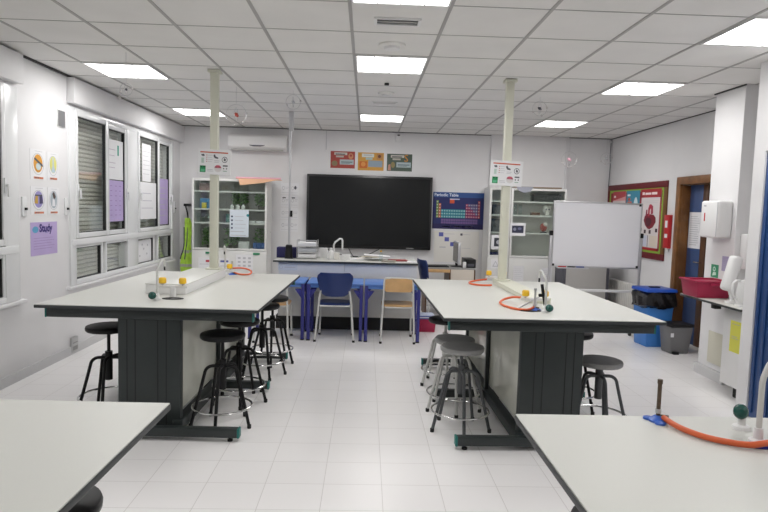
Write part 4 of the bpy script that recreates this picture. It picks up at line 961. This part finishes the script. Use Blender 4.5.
# door to the corridor
d = sempty('door_1', (XR, 6.99, 0))
fr = MB()
fr.box(-.03, .17, .37, .46, 0, 1.955, 'wood', .004).box(-.03, .17, -.46, -.37, 0, 1.955, 'wood', .004).box(-.03, .17, -.46, .46, 1.955, 2.05, 'wood', .004)
fr.build('door_frame', d)
lf = MB().box(.105, .145, .062, .365, .008, 1.95, 'door_blue', .003).build('door_leaf', d)
MB().box(.095, .150, -.045, .060, .008, 1.95, 'wood_dark', .002).build('door_stile', d)
MB().box(.185, .198, -.37, -.03, 0, 1.96, 'black_matte').build('dark_corridor', d)  # black sheet stands in for the unlit corridor through the opening
MB().cyl((.095, .01, 1.02), (.06, .01, 1.02), .009, 'chrome', 10).cyl((.06, .01, 1.02), (.06, .11, 1.02), .009, 'chrome', 10).build('door_handle', d)
sheet('door_notice', 'white typed pages pinned to the blue door', 'notice', (XR+.1035, 7.20, 1.40), **RW, w=.27, h=.44, m='paper', deco=lines(.1, .9, [.1+.06*k for k in range(14)], 'ink_soft', .008))
# blue door close by on the door side
d = sempty('door_2', (NX, NY-.475, 0))
MB().box(.012, .07, -.465, .472, .01, 2.07, 'door_blue_deep', .003).build('door_leaf', d)
r_ = MB()
for k in range(11): r_.box(.004, .012, .42-.085*k, .455-.085*k, .05, 2.03, 'door_blue_deep', .002)
r_.build('door_rib', d)
# bins
def taper_box(mb, w0, d0, w1, d1, z0, z1, m, bev=.01):
    i = mb.mi(m); v = [mb._v(p) for p in ((-w0,-d0,z0),(w0,-d0,z0),(w0,d0,z0),(-w0,d0,z0),(-w1,-d1,z1),(w1,-d1,z1),(w1,d1,z1),(-w1,d1,z1))]
    fs = [mb.bm.faces.new([v[k] for k in f]) for f in ((0,3,2,1),(4,5,6,7),(0,1,5,4),(1,2,6,5),(2,3,7,6),(3,0,4,7))]
    for f in fs: f.material_index = i
    r = bmesh.ops.bevel(mb.bm, geom=list({e for f in fs for e in f.edges}), offset=bev, segments=2, affect='EDGES', profile=.5)
    for f in r['faces']: f.material_index = i
    return mb
t = thing('recycling_bin', 'tall blue recycling bin with black bag under its blue lid', 'bin', (3.50, 7.10, 0), .08)
taper_box(MB(), .145, .14, .172, .165, 0, .60, 'bin_blue', .012).build('body', t)
rs = []
for k, (z, e) in enumerate(((.47, .006), (.50, .016), (.55, .020), (.60, .022), (.645, .012), (.655, .0))):
    ring = []
    for j in range(48):
        a = 2*PI*j/48; c, s_ = math.cos(a), math.sin(a); q = max(abs(c)/.175, abs(s_)/.168); wob = .010*math.sin(9*a+k*1.3)+.006*math.sin(17*a+k*2.1)+(.05*max(0, -math.cos(a-.5))**6 if k in (1,2,3) else 0)
        ring.append((c/q+c*(e+wob), s_/q+s_*(e+wob), z + .012*math.sin(5*a+k)))
    rs.append(ring)
MB().rings(rs, 'bag').build('bin_liner', t)
lid = MB(); taper_box(lid, .195, .185, .188, .178, .66, .70, 'bin_lid', .01); lid.box(-.06, .06, -.03, .03, .695, .712, 'black', .004); lid.build('lid', t)
t = thing('waste_bin', 'dark grey waste bin with black rim beside the blue bin', 'bin', (3.595, 6.72, 0), .1)
taper_box(MB(), .110, .095, .138, .12, 0, .315, 'bin_grey', .015).build('body', t)
taper_box(MB(), .143, .125, .145, .127, .31, .345, 'black', .01).build('rim', t)
MB().box(-.135, -.100, -.122, -.116, .20, .245, 'paper').build('sticker', t); MB().box(-.095, -.03, -.135, -.09, .0, .03, 'black', .006).build('pedal', t)
# counter by the pillar
t = thing('wall_counter', 'pale counter with black edge standing against the white pillar', 'counter', (3.03, 4.70, 0))
MB().box(0, .86, 0, .71, .808, .826, 'edge', .002).box(0, .36, .71, .93, .808, .826, 'edge', .002).build('worktop_edge', t)
MB().box(.002, .858, .002, .71, .8262, .830, 'laminate').box(.002, .358, .71, .928, .8262, .830, 'laminate').build('worktop', t, smooth=False)
MB().box(.03, .09, .40, .46, .765, .807, 'black', .003).build('bracket', t)
t = thing('base_cabinet', 'white base cabinet with dark plinth under the counter', 'cabinet', (3.19, 4.70, 0))
MB().box(.02, .66, 0, .47, .10, .806, 'cab').build('carcass', t); MB().box(0, .02, .003, .467, .105, .800, 'white', .003).build('door', t); MB().box(.06, .68, .02, .36, 0, .10, 'black_matte').build('plinth', t)
sheet('yellow_note', 'yellow sheet taped to the white base cabinet', 'note', (3.1895, 4.985, .545), **RW, w=.15, h=.27, m='yellow_note', deco=lines(.15, .85, [.9, .5, .44], 'ink_soft', .008))
tag(MB().box(-.006, 0, -.12, .12, -.155, .155, 'beige', .003).build('access_plate', loc=(3.3945, 5.60, .305)), 'beige rectangular cover plate low on the white pillar', 'cover plate')
t = thing('plastic_tray', 'dark red plastic tray standing on the counter by the pillar', 'tray', (3.165, 5.44, .8305))
taper_box(MB(), .145, .125, .160, .150, 0, .145, 'tray_red', .006).build('body', t)
MB().box(-.172, .172, -.162, -.125, .143, .158, 'tray_red', .004).box(-.172, .172, .125, .162, .143, .158, 'tray_red', .004).box(-.172, -.140, -.125, .125, .143, .158, 'tray_red', .004).box(.140, .172, -.125, .125, .143, .158, 'tray_red', .004).build('rim', t)
MB().box(-.05, .05, -.166, -.155, .11, .14, 'tray_red', .004).build('grip', t)
t = thing('paper_dispenser', 'white wall dispenser box with a red mark on the side of the pillar', 'dispenser', (3.395, 5.62, 1.545))
MB().box(-.145, 0, -.145, .145, -.175, .175, 'white', .022, 3).build('cover', t); MB().box(-.148, -.144, .06, .075, -.02, .06, 'red', .001).build('level_window', t)
MB().box(-.149, -.144, -.14, -.136, -.16, .16, 'ink_soft').box(-.147, -.1445, .05, .09, .12, .135, 'ink_soft').build('trim_line', t)
sheet('emergency_sign', 'small green emergency sign with white figure on the pillar above the counter', 'sign', (3.394, 5.70, 1.045), **RW, w=.12, h=.125, m='sign_green', deco=[('e', .45, .65, .2, .2, '#bcd8c8'), ('p', [(.2,.12),(.75,.2),(.7,.42),(.3,.4)], '#cfe4d8'), ('e', .45, .65, .09, .09, 'sign_green', 2)])
sheet('lilac_notice', 'small lilac notice on the pillar beside the green sign', 'notice', (3.394, 5.535, 1.13), **RW, w=.11, h=.14, m='#a9a3c4', deco=wl())
t = thing('soap_dispenser', 'white box dispenser on the front face of the pillar', 'dispenser', (3.53, 5.42, 1.26))
MB().box(-.085, .085, -.10, 0, -.16, .16, 'white', .012).build('cover', t); MB().box(-.03, .03, -.103, -.099, -.12, -.08, 'ink_soft').build('opening', t)
t = thing('tilted_lamp', 'white plastic appliance with a tilted slab head on the counter beside the tray', 'appliance', (3.175, 5.05, .8305))
MB().lathe([(.055, 0), (.055, .012), (.02, .022)], 'white', seg=24).build('base', t)
MB().tube([(0, 0, .015), (-.01, 0, .06), (-.035, 0, .13)], .014, 'white', 10).build('stem', t)
p = MB(); p.T = Matrix.Translation((-.020, 0, .255)) @ Matrix.Rotation(.24, 4, 'Y'); p.box(-.047, .047, -.05, .05, -.155, .155, 'white', .03, 3); p.build('head', t)
t = thing('kettle', 'white plastic kettle with looped handle on the counter beside the wall end', 'kettle', (3.165, 4.86, .8305))
MB().lathe([(.075, 0), (.075, .012), (.06, .02), (.06, .03)], 'white', seg=28).build('base', t)
MB().lathe([(.062, .022), (.07, .05), (.068, .12), (.055, .20), (.05, .215), (.01, .225)], 'white', seg=28).build('body', t)
MB().tube([(-.045, 0, .215), (-.085, -.005, .215), (-.112, -.005, .19), (-.112, -.005, .11), (-.095, -.005, .075), (-.065, 0, .06)], .011, 'white', 10).build('handle', t)

# ------------------------------------------------------------------ mobiles hanging from the ceiling
def mobile(x, y, drop, R, label, nb, mc='bead', core=True):
    t = thing('hanging_mobile', label, 'mobile', (x, y, H))
    MB().cyl((0,0,0), (0,0,-drop+R), .0012, 'ink_soft', 5).build('string', t)
    MB().tube([(R*math.cos(2*PI*k/28), 0, -drop+R*math.sin(2*PI*k/28)) for k in range(28)], .0022, 'steel', 6, True).build('ring', t)
    MB().tube([(0, R*.7*math.cos(2*PI*k/24), -drop+R*.7*math.sin(2*PI*k/24)) for k in range(24)], .0018, 'steel', 6, True).build('ring', t)
    if core: MB().ball((0,0,-drop), R*.20, mc, 10).ball((R*.13, -.01, -drop-R*.12), R*.14, mc, 8).ball((-R*.12, .01, -drop+R*.10), R*.13, mc, 8).build('core', t)
    for k in range(nb):
        a = PI*1.15 + k*PI*.9/max(nb-1, 1); MB().ball((R*math.cos(a), 0, -drop+R*math.sin(a)), .011, 'bead', 8).build('bead', t)
    return t
mobile(-1.372, 6.35, .285, .105, 'wire ring mobile with a red core in front of the air conditioner', 4, 'bead_red')
mobile(-.80, 6.45, .12, .075, 'small wire ring mobile above the thin grey pole', 2, 'ink_soft')
mobile(1.79, 6.35, .12, .075, 'wire mobile with a dark core beside the back ceiling light', 3, 'ink')
mobile(-1.985, 5.05, .30, .05, 'small dark mobile hanging below the ceiling light by the windows', 2, 'ink')
mobile(3.02, 9.0, .40, .115, 'beaded ring mobile hanging in front of the back wall above the whiteboard', 7, 'pink')
mobile(3.62, 9.1, .36, .085, 'thin wire mobile hanging in the corner above the notice board', 4, 'ink_soft')
mobile(2.05, 8.9, .62, .05, 'tiny glass mobile hanging above the glass cabinet behind the sign', 2, 'ink_soft')
t = thing('wall_cable', 'loose black cable running down the corner above the notice board', 'cable', (3.872, YB-.03, 2.75))
MB().tube([(0,0,0), (-.01,-.01,-.25), (.006,0,-.42), (-.004,0,-.75)], .006, 'ink', 6).build('cable', t); MB().box(-.02, .01, -.02, .01, -.05, -.02, 'white').build('clip', t)

# ------------------------------------------------------------------ light outside, camera
w = bpy.data.worlds.new('World'); SC.world = w; w.use_nodes = True
sky = w.node_tree.nodes.new('ShaderNodeTexSky'); sky.sky_type = 'NISHITA'; sky.sun_disc = False; sky.sun_elevation = math.radians(25)
bg = w.node_tree.nodes['Background']; bg.inputs['Strength'].default_value = .15
w.node_tree.links.new(sky.outputs[0], bg.inputs['Color'])
cam = bpy.data.cameras.new('Camera'); co = bpy.data.objects.new('Camera', cam); COL.objects.link(co)
cam.sensor_width = 36; cam.sensor_fit = 'HORIZONTAL'; cam.lens = 600/768*36; cam.clip_start = .05
p_, y_, r_ = (math.radians(v) for v in (-4.52577843, -1.7922662, 1.6))
co.matrix_world = Matrix.Translation((0, 0, 1.56)) @ Matrix.Rotation(y_, 4, 'Z') @ Matrix.Rotation(PI/2+p_, 4, 'X') @ Matrix.Rotation(r_, 4, 'Z')
SC.camera = co
vs = SC.view_settings; vs.view_transform = 'Standard'; vs.look = 'None'; vs.exposure = 0.09; vs.gamma = 1; vs.use_curve_mapping = False
SC.cycles.use_denoising = True; SC.cycles.max_bounces = 8; SC.cycles.diffuse_bounces = 5; SC.cycles.transparent_max_bounces = 12
SC.cycles.sample_clamp_indirect = 6; SC.cycles.caustics_reflective = False; SC.cycles.caustics_refractive = False
